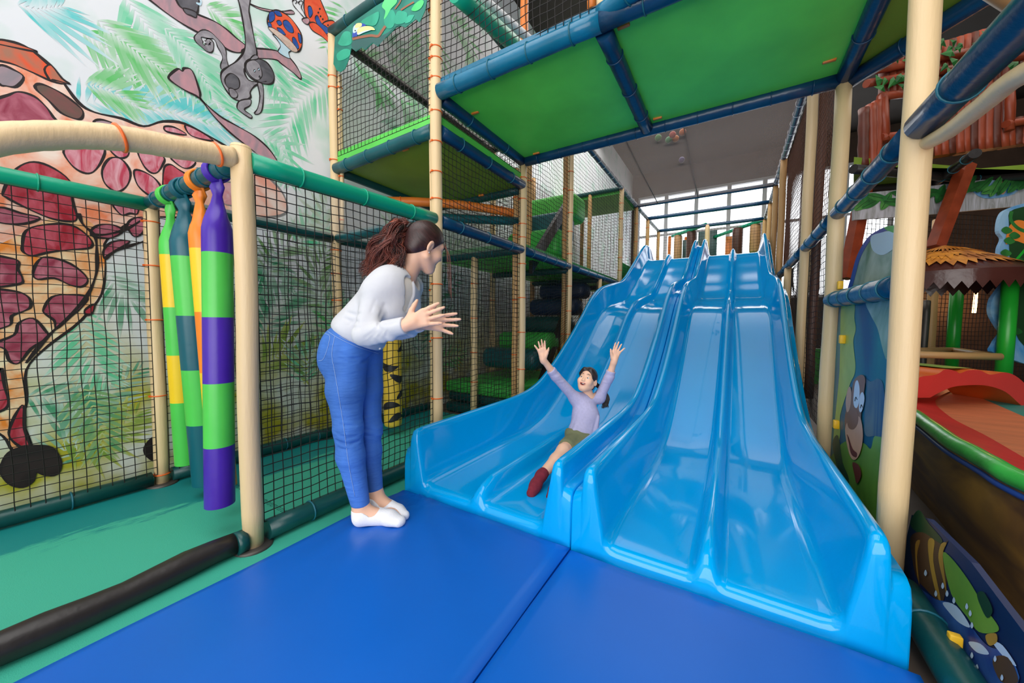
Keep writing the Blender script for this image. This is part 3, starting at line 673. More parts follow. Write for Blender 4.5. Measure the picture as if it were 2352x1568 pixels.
# ------------------------------------------------------------------ gauze roof of the slide tunnel and the balls on it
n = 16
g = MB().grid([[(XL+(XR-XL)*i/n, YG[2]+.05+(YG[6]-YG[2]-.05)*j/n, L3-.02-.07*math.sin(math.pi*i/n)*math.sin(math.pi*j/n)) for j in range(n+1)] for i in range(n+1)])
o = obj('gauze_roof', g, M['gauze']); tag(o, 'large grey gauze roof sheet over the slides', 'gauze sheet')
sm = MB(); sm.tube([(-1.35, 4.0, L3-.05), (-1.5, YG[6]-.05, L3-.03)], .008, 6); sm.tube([(-.62, 4.0, L3-.06), (-.72, YG[6]-.05, L3-.03)], .008, 6); obj('seam', sm, M['net'], o)
for (px, py), c, lb in (((1568, 300), S(235, 120, 40), 'orange ball lying on the gauze roof, alone on the right'), ((1512, 313), S(60, 160, 70), 'green ball lying on the gauze roof, at the left of the cluster'), ((1545, 306), S(210, 70, 50), 'red ball in the cluster on the gauze roof'),
                        ((1536, 318), S(70, 170, 110), 'teal ball at the front of the cluster on the gauze roof'), ((1566, 364), S(60, 50, 120), 'violet ball lying on the gauze roof toward the middle'), ((1552, 315), S(240, 150, 60), 'yellow orange ball in the cluster on the gauze roof')):
    c_ = onz(px, py, L3+.01); mb = MB().lathe((c_[0], c_[1], L3-.055), [(max(.001, .045*math.sin(a)), .045-.045*math.cos(a)) for a in np.linspace(0, math.pi, 10)], 16)
    tag(obj('play_ball', mb, mat('ball_plastic', c, .35, 0)), lb, 'ball', 'balls on the gauze roof')

# ------------------------------------------------------------------ top landing, punch bags, boards
slab((XL, 8.75, 2.33), (XR, 13.4, 2.44), 'green landing floor at the top of the slides', 'padgreen2', 'deckgreen')
M['bagbrown'] = mat('dark_brown_vinyl', S(84, 50, 40), .45, .1, 5); M['bagtan'] = mat('tan_vinyl', S(196, 150, 104), .45, .1, 5)
for (px, pt, pb_, Y, r_, mm, lb) in ((1558, 540, 605, 12.4, .12, 'bagtan', 'tan hanging punch bag at the top, left one'), (1589, 529, 605, 12.0, .13, 'bagbrown', 'dark brown hanging punch bag left of the middle post'),
                                 (1695, 523, 592, 12.0, .13, 'bagbrown', 'dark brown hanging punch bag right of the orange board'), (1736, 515, 580, 11.8, .13, 'bagtan', 'tan hanging punch bag at the top, right one')):
    a = ony(px, pt, Y); b = ony(px, pb_, Y); h = a[2]-b[2]
    o = obj('punch_bag', MB().lathe((a[0], Y, b[2]), [(.001, 0), (r_*.9, .01), (r_, .05), (r_, h-.06), (r_*.85, h-.01), (.03, h), (.001, h)], 20), M[mm]); tag(o, lb, 'punch bag', 'hanging punch bags')
    obj('hanging_cord', tube_mb([(a[0], Y, a[2]), (a[0], Y, L3+.05)], .015, seg=8), M['bagbrown'], o)
for (x0, x1, y0, y1, Y, c, lb) in ((1604, 1645, 532, 600, 12.9, 'padgreen2', 'green upright board behind the middle post'), (1667, 1684, 543, 590, 12.8, 'orangefoam', 'orange upright board behind the slides'), (1568, 1575, 551, 600, 13.1, 'dkgreen', 'narrow teal board between the punch bags')):
    a, b = ony(x0, y0, Y), ony(x1, y1, Y); mb = MB().rbox((a[0], Y, 2.44), (b[0], Y+.06, a[2]), .015)
    tag(obj('upright_board', mb, M['dkgreen' if c == 'padgreen2' else c]), lb, 'board')
for px, Y, lb in ((1523, 13.0, 'yellow post by the far windows, left one'), (1576, 13.3, 'yellow post by the far windows, between the punch bags'), (1684, 13.3, 'orange-yellow post by the far windows, right of the orange board')):
    a = ony(px, 545, Y); post(max(a[0], XL+.06), Y, 2.44, a[2], lb, (), .05, 'orangefoam', group=None)
beam((XL+.2, 12.6, 3.85), (-.75, 11.4, 3.80), 'green sloping beam at the far end, left half', 'teal', .05, 0)
beam((-.6, 12.9, 3.75), (XR, 11.5, 3.78), 'green sloping beam at the far end, right half', 'teal', .05, 0)
net((XL, YG[8]+.05, 2.5), (XR, YG[8]+.05, 2.5), (XR, YG[8]+.05, 3.7), (XL, YG[8]+.05, 3.7), 'black net across the top landing in front of the far windows', .075, .003, .01, seed=31)

# ------------------------------------------------------------------ right side of the slides
post(XR, YG[1], ZF, 4.6, 'thick cream post in the right foreground', (), .046)
post(XR, YG[2], ZF, 2.70, 'cream post beside the right slide, behind the thick foreground post', (), .047)
post(XR, YG[3], ZF, 3.7, 'cream post third along the right slide', (), .045)
post(XR, YG[4], ZF, 1.79, 'short cream post under the blue rail beside the right slide', (), .045)
post(XR, YG[5], 1.0, 3.7, 'tan post beside the hump of the right slide', (), .045, 'tan')
post(XR, YG[6], 1.0, 3.7, 'tan post above the hump of the right slide', (), .045, 'tan')
post(XR, YG[7], 1.6, 3.72, 'tan post beside the top of the right slide', (), .045, 'tan')
post(XR, YG[8], 2.3, 3.75, 'tan post past the top of the right slide', (), .05, 'tan')
beam((XR, .55, 1.80), (XR, YG[1]-.05, 1.82), 'thick dark blue rail at the right edge, nearest one', 'navy', .052, 3)
beam((XR, YG[1]+.06, 1.83), (XR, YG[2]-.05, 1.83), 'dark blue rail between the two right foreground posts', 'navy', .046, 4)
beam((XR, YG[2]+.05, 1.83), (XR, YG[3]-.04, 1.83), 'dark blue rail behind the second right post', 'navy', .046, 3)
beam((XR, YG[3]+.05, 1.83), (XR, YG[5], 1.83), 'dark blue rail beside the hump of the right slide', 'navy', .046, 4)
beam((XR, YG[1]+.02, 1.215), (XR, YG[2]-.0, 1.23), 'dark blue padded rail along the top of the monkey panel', 'navy', .05, 5)
pp = [onx(*p, XR+.02) for p in [(2112, 337), (2180, 300), (2260, 238), (2352, 168)]]+[(XR+.02, 1.2, 1.60), (XR+.02, .9, 1.42)]
beam(np.zeros(3), np.ones(3), 'slim cream arch pipe below the nearest right rail', 'cream', .026, 0, pts=spline(pp, 4, False), name='arch_pipe', cat='pipe')
beam((XR+.03, YG[1]+.02, 2.52), (1.7, 3.3, 2.34), 'tan pipe running back from the thick foreground post', 'tan', .05, 1, 'tieyel')
post(XR+.09, YG[3]+.05, .3, 3.6, 'brown net pole beside the third right post', (), .04, 'bagbrown', name='net_pole')
N_l(YG[2]+.05, YG[3]-.04, .22, 1.78, 'sagging black net beside the right slide', .05, 41, XR+.03, 'net')
N_l(YG[3]+.05, YG[4]-.04, .8, 1.78, 'black net beside the right slide below the hump', .055, 42, XR+.03, 'net', 1.3)
N_l(YG[2]+.05, YG[3]-.04, 1.9, 3.64, 'brown net above the right rail behind the second post', .05, 43, XR+.05, 'netbrown', t=.003)
N_l(YG[3]+.05, YG[5]-.04, 1.9, 3.64, 'brown net above the right rail beside the hump', .055, 44, XR+.05, 'netbrown', t=.003)
N_l(YG[5]+.05, YG[8], 1.9, 3.64, 'brown net beside the top of the right slide', .07, 45, XR+.05, 'netbrown', t=.0035)
# ================================================================== jungle mural painted on the left wall
A1 = lambda pts: [(x*.3401, y*.3401) for x, y in pts]
A2 = lambda pts: [(x*.5422, 400+y*.5422) for x, y in pts]
_layer = [0]
def wallpts(pts, lift): return [onx(px, py, XW+lift) for px, py in pts]
M['ink'] = mat('black_outline_paint', S(34, 24, 26), .6, 0)
M['giraffe'] = paint('salmon_orange_paint', S(252, 228, 214), S(246, 136, 92), 5, (1, 1, 1))
M['giraffelow'] = paint('orange_yellow_paint', S(254, 236, 196), S(244, 140, 44), 6)
M['mane'] = paint('red_orange_paint', S(240, 90, 48), S(176, 120, 96), 4, (1, 2.5, 1))
M['spotred'] = paint('crimson_paint', S(168, 22, 44), S(206, 90, 108), 9, (1, 1.5, .8))
M['spotpink'] = paint('dusty_rose_paint', S(196, 62, 88), S(228, 166, 178), 10, (1, 2, .7))
M['spotplum'] = paint('plum_paint', S(150, 48, 74), S(200, 118, 136), 9)
M['spotbrown'] = paint('brown_green_paint', S(104, 84, 74), S(146, 74, 78), 6)
M['greypink'] = paint('grey_pink_paint', S(188, 150, 160), S(150, 138, 146), 6)
M['hoof'] = paint('black_hoof_paint', S(22, 16, 18), S(46, 34, 34), 6)
M['branch'] = paint('pinkish_bark_paint', S(206, 150, 160), S(166, 140, 150), 5, (1, 2, 1))
M['monkey'] = paint('grey_monkey_paint', S(128, 122, 130), S(176, 170, 178), 8)
M['monkeydk'] = paint('dark_grey_paint', S(82, 80, 88), S(112, 108, 116), 9)
M['redcap'] = paint('orange_red_paint', S(232, 74, 36), S(242, 104, 60), 9)
M['bluespot'] = paint('royal_blue_paint', S(22, 66, 150), S(42, 96, 178), 9)
M['beigep'] = paint('beige_gill_paint', S(226, 200, 188), S(196, 164, 150), 16)
M['stem'] = paint('pale_blue_paint', S(176, 214, 236), S(222, 236, 244), 7)
MURAL = empty('wall_mural', (XW, .8, 0)); tag(MURAL, 'hand-painted jungle mural of a giraffe and monkeys on the left wall', 'mural')
class Art:
    def __init__(s, name, base): s.mb = MB(); s.mats = []; s.lift = base; s.name = name
    def mi(s, m):
        if m not in s.mats: s.mats.append(m)
        return s.mats.index(m)
    def blob(s, pts, m, line=.008, n=5, sharp=False):
        P = np.array(pts, float) if sharp else spline(pts, n)
        s.lift += .00006; W = wallpts(P, s.lift); s.mb.poly(W, s.mi(m))
        if line: s.stroke(P, line, True)
        return s
    def stroke(s, P, w, closed=False, m='ink'):
        s.lift += .00004; W = np.array(wallpts(P, s.lift)); n = len(W); w *= 1.7
        T = np.roll(W, -1, 0)-np.roll(W, 1, 0) if closed else np.gradient(W, axis=0)
        T[:, 0] = 0; T /= np.linalg.norm(T, axis=1)[:, None]+1e-9; Nn = np.stack([np.zeros(n), -T[:, 2], T[:, 1]], 1)
        k = .75+.25*np.sin(np.arange(n)*.7); a = W+Nn*(w*k/2)[:, None]; b = W-Nn*(w*k/2)[:, None]
        if closed: a = np.vstack([a, a[:1]]); b = np.vstack([b, b[:1]])
        s.mb.grid([a, b], s.mi(m), False); return s
    def done(s, label=None):
        o = obj(s.name, s.mb, [M[m] for m in s.mats], MURAL)
        return o
# palm fronds, airbrushed
_fl = [.0008]
def frond(mb, stem, L_, c, n=18, side=1.0, lift=.001, wall=(236, 238, 243), spread=.95):
    P = spline(stem, 12, False); P = np.array(wallpts(P, lift)); d = np.linalg.norm(np.diff(P, axis=0), axis=1); cu = np.concatenate([[0], np.cumsum(d)])/d.sum()
    cl = np.array([lin(v) for v in c]); wl = np.array([lin(v) for v in wall])
    for i in range(n):
        t = (i+.5)/n; y, z = np.interp(t, cu, P[:, 1]), np.interp(t, cu, P[:, 2]); y2, z2 = np.interp(min(1, t+.04), cu, P[:, 1]), np.interp(min(1, t+.04), cu, P[:, 2])
        y1, z1 = np.interp(max(0, t-.04), cu, P[:, 1]), np.interp(max(0, t-.04), cu, P[:, 2]); a0 = math.atan2(z2-z1, y2-y1)
        l = L_*(.45+.75*math.sin(math.pi*min(1, t*.9+.12)))*random.uniform(.8, 1.15)
        for sg in (-1, 1):
            a = a0+sg*(spread-.45*t)+random.uniform(-.08, .08); w = l*.055; dx, dz = math.cos(a), math.sin(a); nx, nz = -dz, dx
            pts = []; cs = []; _fl[0] += 1.1e-6
            g = random.uniform(.55, 1); 
            for q, ww, mixv in ((.0, .25, .15), (.3, 1, .95), (.65, .8, .85), (1, .05, .0)):
                for s_ in (-1, 1):
                    bend = -.06*l*q*q
                    pts.append((XW+_fl[0], y+dx*l*q+nx*w*ww*s_, z+dz*l*q+nz*w*ww*s_+bend)); m_ = mixv*g; cs.append(tuple(wl*(1-m_)+cl*m_)+(1,))
            mb.add(pts, [(0, 1, 3, 2), (2, 3, 5, 4), (4, 5, 7, 6)], 0, False, cs)
random.seed(11); fm = MB()
G1, G2, G3, G4 = (70, 208, 150), (70, 196, 84), (60, 205, 205), (20, 150, 100)
for st, L_, c, n in (((((830, -40), (990, 170), (1230, 440), (1560, 800))), .34, G1, 26), ((((540, 200), (800, 380), (1120, 580))), .27, G2, 18), ((((500, 690), (800, 690), (1200, 770), (1600, 880))), .24, G3, 24),
                     ((((2300, 520), (2050, 660), (1930, 880), (1880, 1120))), .30, G1, 22), ((((640, 120), (900, 330), (1150, 500))), .24, G2, 16), ((((1380, 30), (1520, 130), (1640, 260))), .22, G2, 12),
                     ((((1700, 150), (1800, 400), (1900, 640))), .26, G1, 14), ((((2330, 40), (2280, 150), (2200, 330))), .22, G2, 10), ((((560, 560), (760, 620), (930, 720))), .2, G2, 12), ((((100, 20), (250, 60), (420, 40))), .25, G3, 10),
                     ((((1100, 180), (1250, 330), (1420, 600))), .26, G1, 16), ((((1750, 900), (1900, 1000), (1960, 1250))), .24, G1, 12)):
    frond(fm, A1(st), L_, c, n, lift=.0012+.0002*random.random())
for st, L_, c, n, wl in (((((230, 1250), (380, 1000), (600, 820))), .2, G4, 16, (215, 230, 215)), ((((100, 940), (250, 960), (420, 1060))), .2, G4, 14, (215, 232, 222)), ((((340, 560), (380, 760), (470, 900))), .2, G1, 14, (225, 235, 230)),
                         ((((450, 420), (530, 520), (650, 560))), .2, G4, 12, (225, 235, 230)), ((((260, 1120), (420, 1130), (580, 1010))), .22, (96, 150, 40), 14, (214, 212, 120)), ((((350, 900), (420, 1040), (440, 1180))), .2, G4, 12, (214, 220, 150)),
                         ((((1090, 300), (1150, 420), (1240, 480))), .3, G4, 14, (225, 235, 230)), ((((1110, 700), (1180, 560), (1280, 470))), .3, G4, 14, (225, 235, 225)), ((((1110, 820), (1200, 760), (1290, 800))), .3, (120, 160, 50), 14, (210, 214, 130))):
    frond(fm, A2(st), L_, c, n, lift=.0012+.0002*random.random(), wall=wl)
for k in range(15):                                                 # fronds on the wall behind the nets
    px, py = random.uniform(580, 1040), random.uniform(560, 900); a = random.uniform(-2.2, -.6); l = random.uniform(70, 150)
    frond(fm, [(px, py), (px+l*.5*math.cos(a), py+l*.5*math.sin(a)), (px+l*math.cos(a+.4), py+l*math.sin(a+.4))], .26, random.choice([G4, G1, G2, (90, 150, 50)]), 12, lift=.0012+.0002*random.random(), wall=(222, 232, 226))
for k in range(14):
    px, py = random.uniform(800, 1060), random.uniform(40, 330); a = random.uniform(.6, 1.6); l = random.uniform(80, 140)
    frond(fm, [(px, py), (px+l*.5*math.cos(a), py+l*.5*math.sin(a)), (px+l*math.cos(a+.3), py+l*math.sin(a+.3))], .35, random.choice([G4, G2]), 14, lift=.0012+.0002*random.random())
o = obj('painted_palm_fronds', fm, vcol('airbrushed_green_paint', .7), MURAL); o['kind'] = 'stuff'

g = Art('painted_giraffe', .0022)
body = [(-160, 80), (0, 92), (55, 105), (115, 150), (137, 177), (180, 235), (218, 258), (279, 272), (330, 290), (374, 279), (425, 284), (486, 316), (530, 343), (578, 377), (630, 420), (655, 455), (655, 490), (600, 500), (520, 503), (430, 500), (331, 500), (275, 528), (240, 560), (239, 617), (233, 676), (184, 736), (108, 796), (58, 850), (60, 920), (52, 969), (70, 1035), (30, 1035), (10, 1000), (-60, 960), (-160, 900)]
g.blob(body, 'giraffe', .012, 4)
g.blob([(-160, 600), (0, 560), (120, 500), (200, 505), (236, 560), (234, 660), (184, 733), (108, 792), (57, 850), (58, 920), (50, 969), (68, 1030), (32, 1030), (10, 1000), (-60, 960), (-160, 900)], 'giraffelow', 0, 4)
g.blob([(-160, 85), (0, 95), (60, 108), (115, 152), (150, 190), (118, 186), (60, 160), (0, 140), (-160, 120)], 'mane', .008, 4)
g.blob(A1([(0, 268), (90, 287), (250, 345), (180, 338), (0, 300), (-60, 290)]), 'mane', .007, 4)
g.blob(A1([(340, 545), (360, 540), (400, 548), (475, 568), (420, 530), (345, 440), (300, 470)]), 'mane', .007, 3)
for pts, m in (([(0, 440), (90, 470), (160, 520), (110, 585), (40, 580), (0, 570), (-60, 500)], 'greypink'), ([(-60, 700), (60, 640), (130, 620), (230, 650), (310, 720), (360, 790), (390, 840), (200, 870), (0, 860)], 'spotplum'),
               ([(240, 575), (290, 570), (400, 620), (500, 690), (560, 750), (550, 800), (500, 800), (410, 760), (330, 680), (250, 610)], 'spotbrown'), ([(640, 815), (700, 810), (800, 850), (700, 870), (640, 850)], 'greypink'),
               ([(430, 1010), (560, 980), (700, 1000), (690, 1080), (630, 1160), (560, 1165), (480, 1110)], 'spotpink'), ([(740, 1000), (860, 1010), (860, 1055), (800, 1065)], 'spotpink'),
               ([(690, 1150), (740, 1070), (820, 1075), (880, 1160), (860, 1250), (790, 1295), (710, 1240)], 'spotpink'), ([(930, 1010), (1000, 1010), (1105, 1060), (1100, 1110), (1060, 1165), (1010, 1160), (960, 1100)], 'spotpink'),
               ([(905, 1155), (960, 1155), (1040, 1200), (1090, 1270), (1080, 1335), (1010, 1320), (930, 1250)], 'spotpink'), ([(1110, 1130), (1150, 1110), (1200, 1140), (1270, 1200), (1180, 1280), (1110, 1300), (1100, 1220)], 'spotred'),
               ([(1150, 1060), (1250, 1070), (1320, 1090), (1290, 1130), (1230, 1130)], 'spotpink'), ([(1110, 855), (1180, 860), (1260, 910), (1130, 890)], 'spotpink'), ([(1250, 845), (1330, 875), (1430, 940), (1420, 950), (1290, 915)], 'spotpink'),
               ([(1300, 1150), (1350, 1135), (1400, 1140), (1330, 1180)], 'spotpink'), ([(20, 1300), (90, 1160), (200, 1095), (330, 1120), (470, 1220), (490, 1350), (520, 1470), (470, 1495), (330, 1470), (150, 1390), (40, 1330)], 'spotred'),
               ([(760, 1380), (800, 1360), (860, 1340), (930, 1350), (930, 1440), (880, 1440), (820, 1450)], 'spotpink'), ([(1450, 1250), (1560, 1230), (1680, 1280), (1640, 1380), (1500, 1370)], 'spotpink')):
    g.blob(A1(pts), m, .008, 4)
for pts, m in (([(0, 140), (90, 165), (170, 185), (100, 210), (0, 205), (-60, 170)], 'spotplum'), ([(95, 300), (110, 240), (180, 215), (300, 215), (380, 270), (385, 310), (300, 320), (210, 330), (140, 345), (100, 330)], 'spotred'),
               ([(140, 420), (160, 370), (200, 350), (300, 380), (370, 440), (350, 475), (300, 470), (230, 440), (160, 445)], 'spotplum'), ([(-60, 350), (40, 355), (80, 370), (75, 400), (95, 440), (80, 465), (-60, 470)], 'spotplum'),
               ([(-60, 500), (60, 495), (120, 520), (130, 560), (100, 580), (50, 600), (40, 640), (-60, 650)], 'spotplum'), ([(185, 570), (220, 520), (290, 510), (370, 520), (340, 570), (300, 600), (240, 655), (230, 620), (190, 590)], 'spotplum'),
               ([(60, 680), (80, 630), (140, 610), (190, 660), (200, 690), (130, 740), (80, 800), (40, 790), (20, 740), (-30, 720)], 'spotplum'), ([(360, 575), (400, 550), (390, 590), (365, 595)], 'spotred'),
               ([(385, 240), (420, 215), (480, 215), (520, 240), (470, 270), (400, 265)], 'spotplum'), ([(540, 220), (560, 190), (610, 185), (610, 240), (570, 265)], 'spotplum'), ([(440, 320), (480, 285), (550, 285), (480, 330), (445, 360)], 'spotplum'),
               ([(40, 1080), (70, 1010), (100, 980), (105, 1080), (130, 1165), (95, 1160), (45, 1120)], 'spotred'), ([(0, 820), (20, 900), (35, 970), (10, 1000), (-40, 1000)], 'spotred'),
               ([(10, 1220), (50, 1170), (130, 1150), (220, 1160), (260, 1220), (240, 1270), (190, 1275), (150, 1260), (140, 1300), (100, 1325), (40, 1310), (5, 1270)], 'hoof'), ([(610, 1170), (640, 1120), (690, 1100), (710, 1210), (650, 1215)], 'hoof')):
    g.blob(A2(pts), m, .008, 4)
for pts in ([(335, 165), (350, 210), (400, 260), (410, 330), (405, 430), (350, 540), (200, 690), (110, 800)], [(380, 255), (450, 255), (540, 230), (620, 180)], [(445, 360), (480, 330), (560, 300), (610, 285)], [(610, 290), (620, 350), (640, 400), (650, 520)], [(645, 420), (690, 560), (660, 800), (650, 1100)]):
    g.stroke(spline(A2(pts), 6, False), .011)
g.blob(A1([(1140, 515), (1200, 465), (1230, 480), (1245, 460), (1300, 480), (1350, 620), (1360, 670), (1480, 780), (1600, 850), (1720, 920), (1820, 1010), (1880, 1110), (1820, 1110), (1700, 1010), (1560, 900), (1440, 780), (1350, 665), (1250, 610), (1160, 550)]), 'branch', .009, 4)
g.done()
b = Art('painted_branch', .0022)
b.blob(A1([(960, -60), (1050, 30), (1200, 140), (1340, 220), (1450, 260), (1530, 330), (1600, 355), (1650, 345), (1660, 310), (1600, 260), (1520, 190), (1440, 140), (1330, 95), (1250, 50), (1150, -60)]), 'branch', .009, 4)
b.blob(A1([(1650, 330), (1830, 335), (1930, 370), (1990, 430), (2030, 500), (2030, 535), (1980, 490), (1900, 430), (1850, 400), (1660, 385)]), 'branch', .008, 4)
b.blob(A1([(1660, 10), (1750, 50), (1900, 75), (1970, 70), (1985, 95), (1900, 90), (1760, 65)]), 'branch', .006, 4)
b.done()
k = Art('painted_monkey', .0040)
tl = spline(A1([(1515, 480), (1518, 400), (1490, 310), (1430, 240), (1350, 235), (1345, 280), (1390, 325), (1428, 312), (1415, 285), (1395, 292)]), 6, False)
k.stroke(tl, .036); k.stroke(tl, .026, m='monkey')
k.blob(A1([(1600, -60), (1690, -60), (1682, 60), (1690, 120), (1720, 280), (1735, 370), (1700, 420), (1650, 470), (1680, 540), (1760, 560), (1720, 580), (1690, 620), (1690, 660), (1620, 680), (1560, 650), (1500, 560), (1495, 490), (1540, 450), (1600, 410), (1650, 340), (1655, 240), (1625, 60)]), 'monkey', .008, 4)
k.blob(A1([(1740, 560), (1772, 570), (1780, 640), (1770, 740), (1745, 770), (1718, 765), (1740, 730), (1755, 650)]), 'monkey', .006, 4)
k.blob(A1([(1620, 680), (1690, 670), (1690, 710), (1650, 740), (1700, 780), (1690, 797), (1620, 750), (1600, 720)]), 'monkey', .006, 4)
k.blob(A1([(1520, 530), (1560, 495), (1610, 530), (1615, 590), (1570, 605), (1530, 580)]), 'monkeydk', .006, 5)
k.blob(A1([(1545, 600), (1575, 600), (1605, 635), (1595, 662), (1560, 650)]), 'monkey', .005, 4)
k.blob(A1([(1660, 420), (1720, 395), (1800, 420), (1850, 500), (1840, 560), (1780, 565), (1700, 530), (1660, 480)]), 'monkeydk', .008, 5)
k.blob(A1([(1690, 400), (1720, 370), (1745, 385), (1735, 400)]), 'monkey', .005, 4)
k.blob(A1([(1670, 420), (1715, 405), (1755, 440), (1770, 510), (1740, 540), (1690, 510), (1665, 460)]), 'monkey', .004, 4)
for q in ((1720, 478), (1748, 468), (1755, 520)): k.blob(A1([(q[0]-7, q[1]), (q[0], q[1]-9), (q[0]+7, q[1]), (q[0], q[1]+9)]), 'stem' if q[0] != 1755 else 'monkeydk', .003, 4)
k.stroke(spline(A1([(1730, 540), (1760, 555), (1800, 548)]), 5, False), .004)
k.done()
k = Art('painted_monkey', .0040)
k.blob(A1([(1180, -70), (1330, -70), (1340, 50), (1320, 90), (1240, 60), (1200, 20)]), 'monkeydk', .008, 4)
k.blob(A1([(1240, 55), (1320, 80), (1325, 118), (1290, 105), (1255, 90)]), 'monkeydk', .006, 4)
k.stroke(spline(A1([(1340, -20), (1358, 10), (1350, 28), (1325, 20)]), 5, False), .01, m='stem'); k.done()
k = Art('painted_mushroom', .0040)
k.blob(A1([(1840, 230), (1890, 260), (1970, 330), (1950, 355), (1955, 395), (1880, 352), (1895, 310), (1870, 265)]), 'stem', .005, 4)
k.blob(A1([(1805, 150), (1830, 80), (1880, 70), (1960, 120), (2030, 220), (2040, 300), (2020, 345), (1990, 345), (1940, 280), (1840, 200)]), 'redcap', .008, 5)
for pts in ([(1818, 85), (1850, 80), (1855, 130), (1820, 150)], [(1850, 72), (1885, 75), (1905, 108), (1870, 105)], [(1868, 145), (1890, 138), (1905, 160), (1885, 172)], [(1912, 145), (1940, 138), (1975, 180), (1982, 220), (1950, 215), (1920, 180)],
            [(1870, 190), (1900, 195), (1930, 235), (1895, 225)], [(2012, 225), (2032, 240), (2036, 290), (2020, 280)], [(1975, 255), (1995, 260), (2020, 320), (2000, 330), (1980, 300)], [(1810, 150), (1830, 160), (1835, 185), (1815, 185)]):
    k.blob(A1(pts), 'bluespot', .004, 4)
k.blob(A1([(1812, 190), (1850, 192), (1960, 272), (2012, 342), (1972, 345), (1885, 262)]), 'beigep', .004, 4)
k.done()
k = Art('painted_butterfly', .0030)
k.blob(A1([(2060, 95), (2064, -60), (2130, -60), (2190, 60), (2215, 140), (2150, 190)]), 'redcap', .007, 4)
k.blob(A1([(2190, 150), (2250, 140), (2276, 190), (2240, 245), (2190, 245), (2160, 200)]), 'redcap', .007, 4)
k.blob(A1([(2080, 50), (2100, 45), (2112, 90), (2090, 118)]), 'bluespot', .005, 4); k.blob(A1([(2128, 130), (2145, 105), (2170, 155), (2215, 190), (2210, 228), (2170, 210)]), 'bluespot', .005, 4)
k.blob(A1([(2088, 160), (2130, 155), (2200, 225), (2242, 305), (2180, 250), (2110, 205)]), 'redcap', .006, 4)
k.blob(A1([(2040, 130), (2075, 120), (2092, 140), (2080, 165), (2055, 155)]), 'branch', .006, 4)
for q in ((2165, 110), (2180, 130), (2215, 170), (2235, 175), (2150, 85), (2160, 60)): k.blob(A1([(q[0]-6, q[1]), (q[0], q[1]-8), (q[0]+6, q[1]), (q[0], q[1]+8)]), 'ink', 0, 3)
for pts in ([(2060, 125), (2020, 80), (1985, 40), (1975, 10), (1990, -2), (2005, 10), (1995, 25)], [(2070, 120), (2050, 80), (2035, 50), (2045, 15), (2030, 5), (2015, 20), (2030, 32)]): k.stroke(spline(A1(pts), 6, False), .006)
k.done()

# toucan banner hung from the top beam
BY = YG[1]-.055
def bpts(pts, d=0): return [ony(x, y, BY-d) for x, y in pts]
c1 = lambda pts: [(760+x*.2296, y*.2296) for x, y in pts]
top = c1([(40, 370), (230, 215), (450, 60), (620, -40), (960, -230)])
edge = c1([(1000, -200), (960, 0), (940, 110), (885, 225), (850, 190), (745, 275), (700, 258), (650, 275), (560, 370), (520, 390), (470, 465), (420, 430), (345, 500), (310, 475), (250, 515), (205, 480), (180, 590), (140, 690), (95, 720), (60, 705), (25, 640)])
M['banner'] = paint('deep_teal_print', S(0, 104, 92), S(16, 134, 112), 4, (1, 1, 1), .35)
M['bannerdk'] = mat('dark_teal_print', S(38, 92, 88), .4, .1, 6); M['bleaf'] = paint('turquoise_print', S(14, 150, 118), S(44, 176, 142), 4, rough=.35); M['blime'] = paint('lime_print', S(96, 226, 130), S(60, 206, 110), 4, rough=.35)
M['bbrown'] = mat('brown_print', S(150, 92, 64), .4, 0); M['byel'] = mat('pale_yellow_print', S(252, 238, 150), .4, 0); M['bblue'] = mat('blue_print', S(38, 70, 170), .4, 0); M['bsky'] = mat('pale_blue_print', S(196, 222, 240), .4, 0)
mb = MB().prism(bpts(top+edge), (0, .004, 0), 0)
bn = obj('toucan_banner', mb, [M['banner']], None, ony(805, 120, BY)); tag(bn, 'printed teal leaf banner with a toucan, hung from the top beam', 'banner')
class Flat:
    def __init__(s, fn): s.mb = MB(); s.mats = []; s.d = .001; s.fn = fn
    def mi(s, m):
        if m not in s.mats: s.mats.append(m)
        return s.mats.index(m)
    def blob(s, pts, m, n=4, sharp=False):
        s.d += .0002; s.mb.poly(s.fn(np.array(pts, float) if sharp else spline(pts, n), s.d), s.mi(m)); return s
    def line(s, pts, w, m, n=5):
        s.d += .0002; P = spline(pts, n, False); T = np.gradient(P, axis=0); T /= np.linalg.norm(T, axis=1)[:, None]+1e-9; Nn = np.stack([-T[:, 1], T[:, 0]], 1)*w/2
        s.mb.grid([s.fn(P+Nn, s.d), s.fn(P-Nn, s.d)], s.mi(m), False); return s
    def done(s, name, parent): return obj(name, s.mb, [M[m] for m in s.mats], parent)
f = Flat(bpts)
f.blob(c1([(215, 420), (300, 370), (430, 380), (560, 330), (640, 270), (700, 250), (640, 272), (560, 362), (470, 455), (420, 425), (345, 490), (310, 468), (250, 505), (210, 470)]), 'bannerdk')
for pts, m in (([(80, 410), (130, 320), (190, 320), (205, 370), (200, 440), (120, 460), (75, 440)], 'bleaf'), ([(60, 540), (130, 490), (190, 500), (185, 560), (120, 600), (70, 600)], 'bleaf'), ([(530, 200), (560, 120), (620, 100), (650, 180), (620, 270), (560, 280)], 'bleaf'),
               ([(640, 230), (660, 120), (720, 110), (765, 140), (740, 220), (690, 240)], 'bleaf'), ([(740, 230), (770, 160), (830, 150), (820, 180), (790, 220)], 'bleaf'), ([(510, 60), (560, -30), (640, -40), (660, 20), (600, 90), (560, 160), (530, 190), (545, 110)], 'blime'),
               ([(805, 100), (840, 40), (900, 0), (930, 20), (900, 80), (850, 110)], 'blime'), ([(300, 220), (420, 140), (480, 120), (470, 210), (420, 260)], 'bleaf')): f.blob(c1(pts), m)
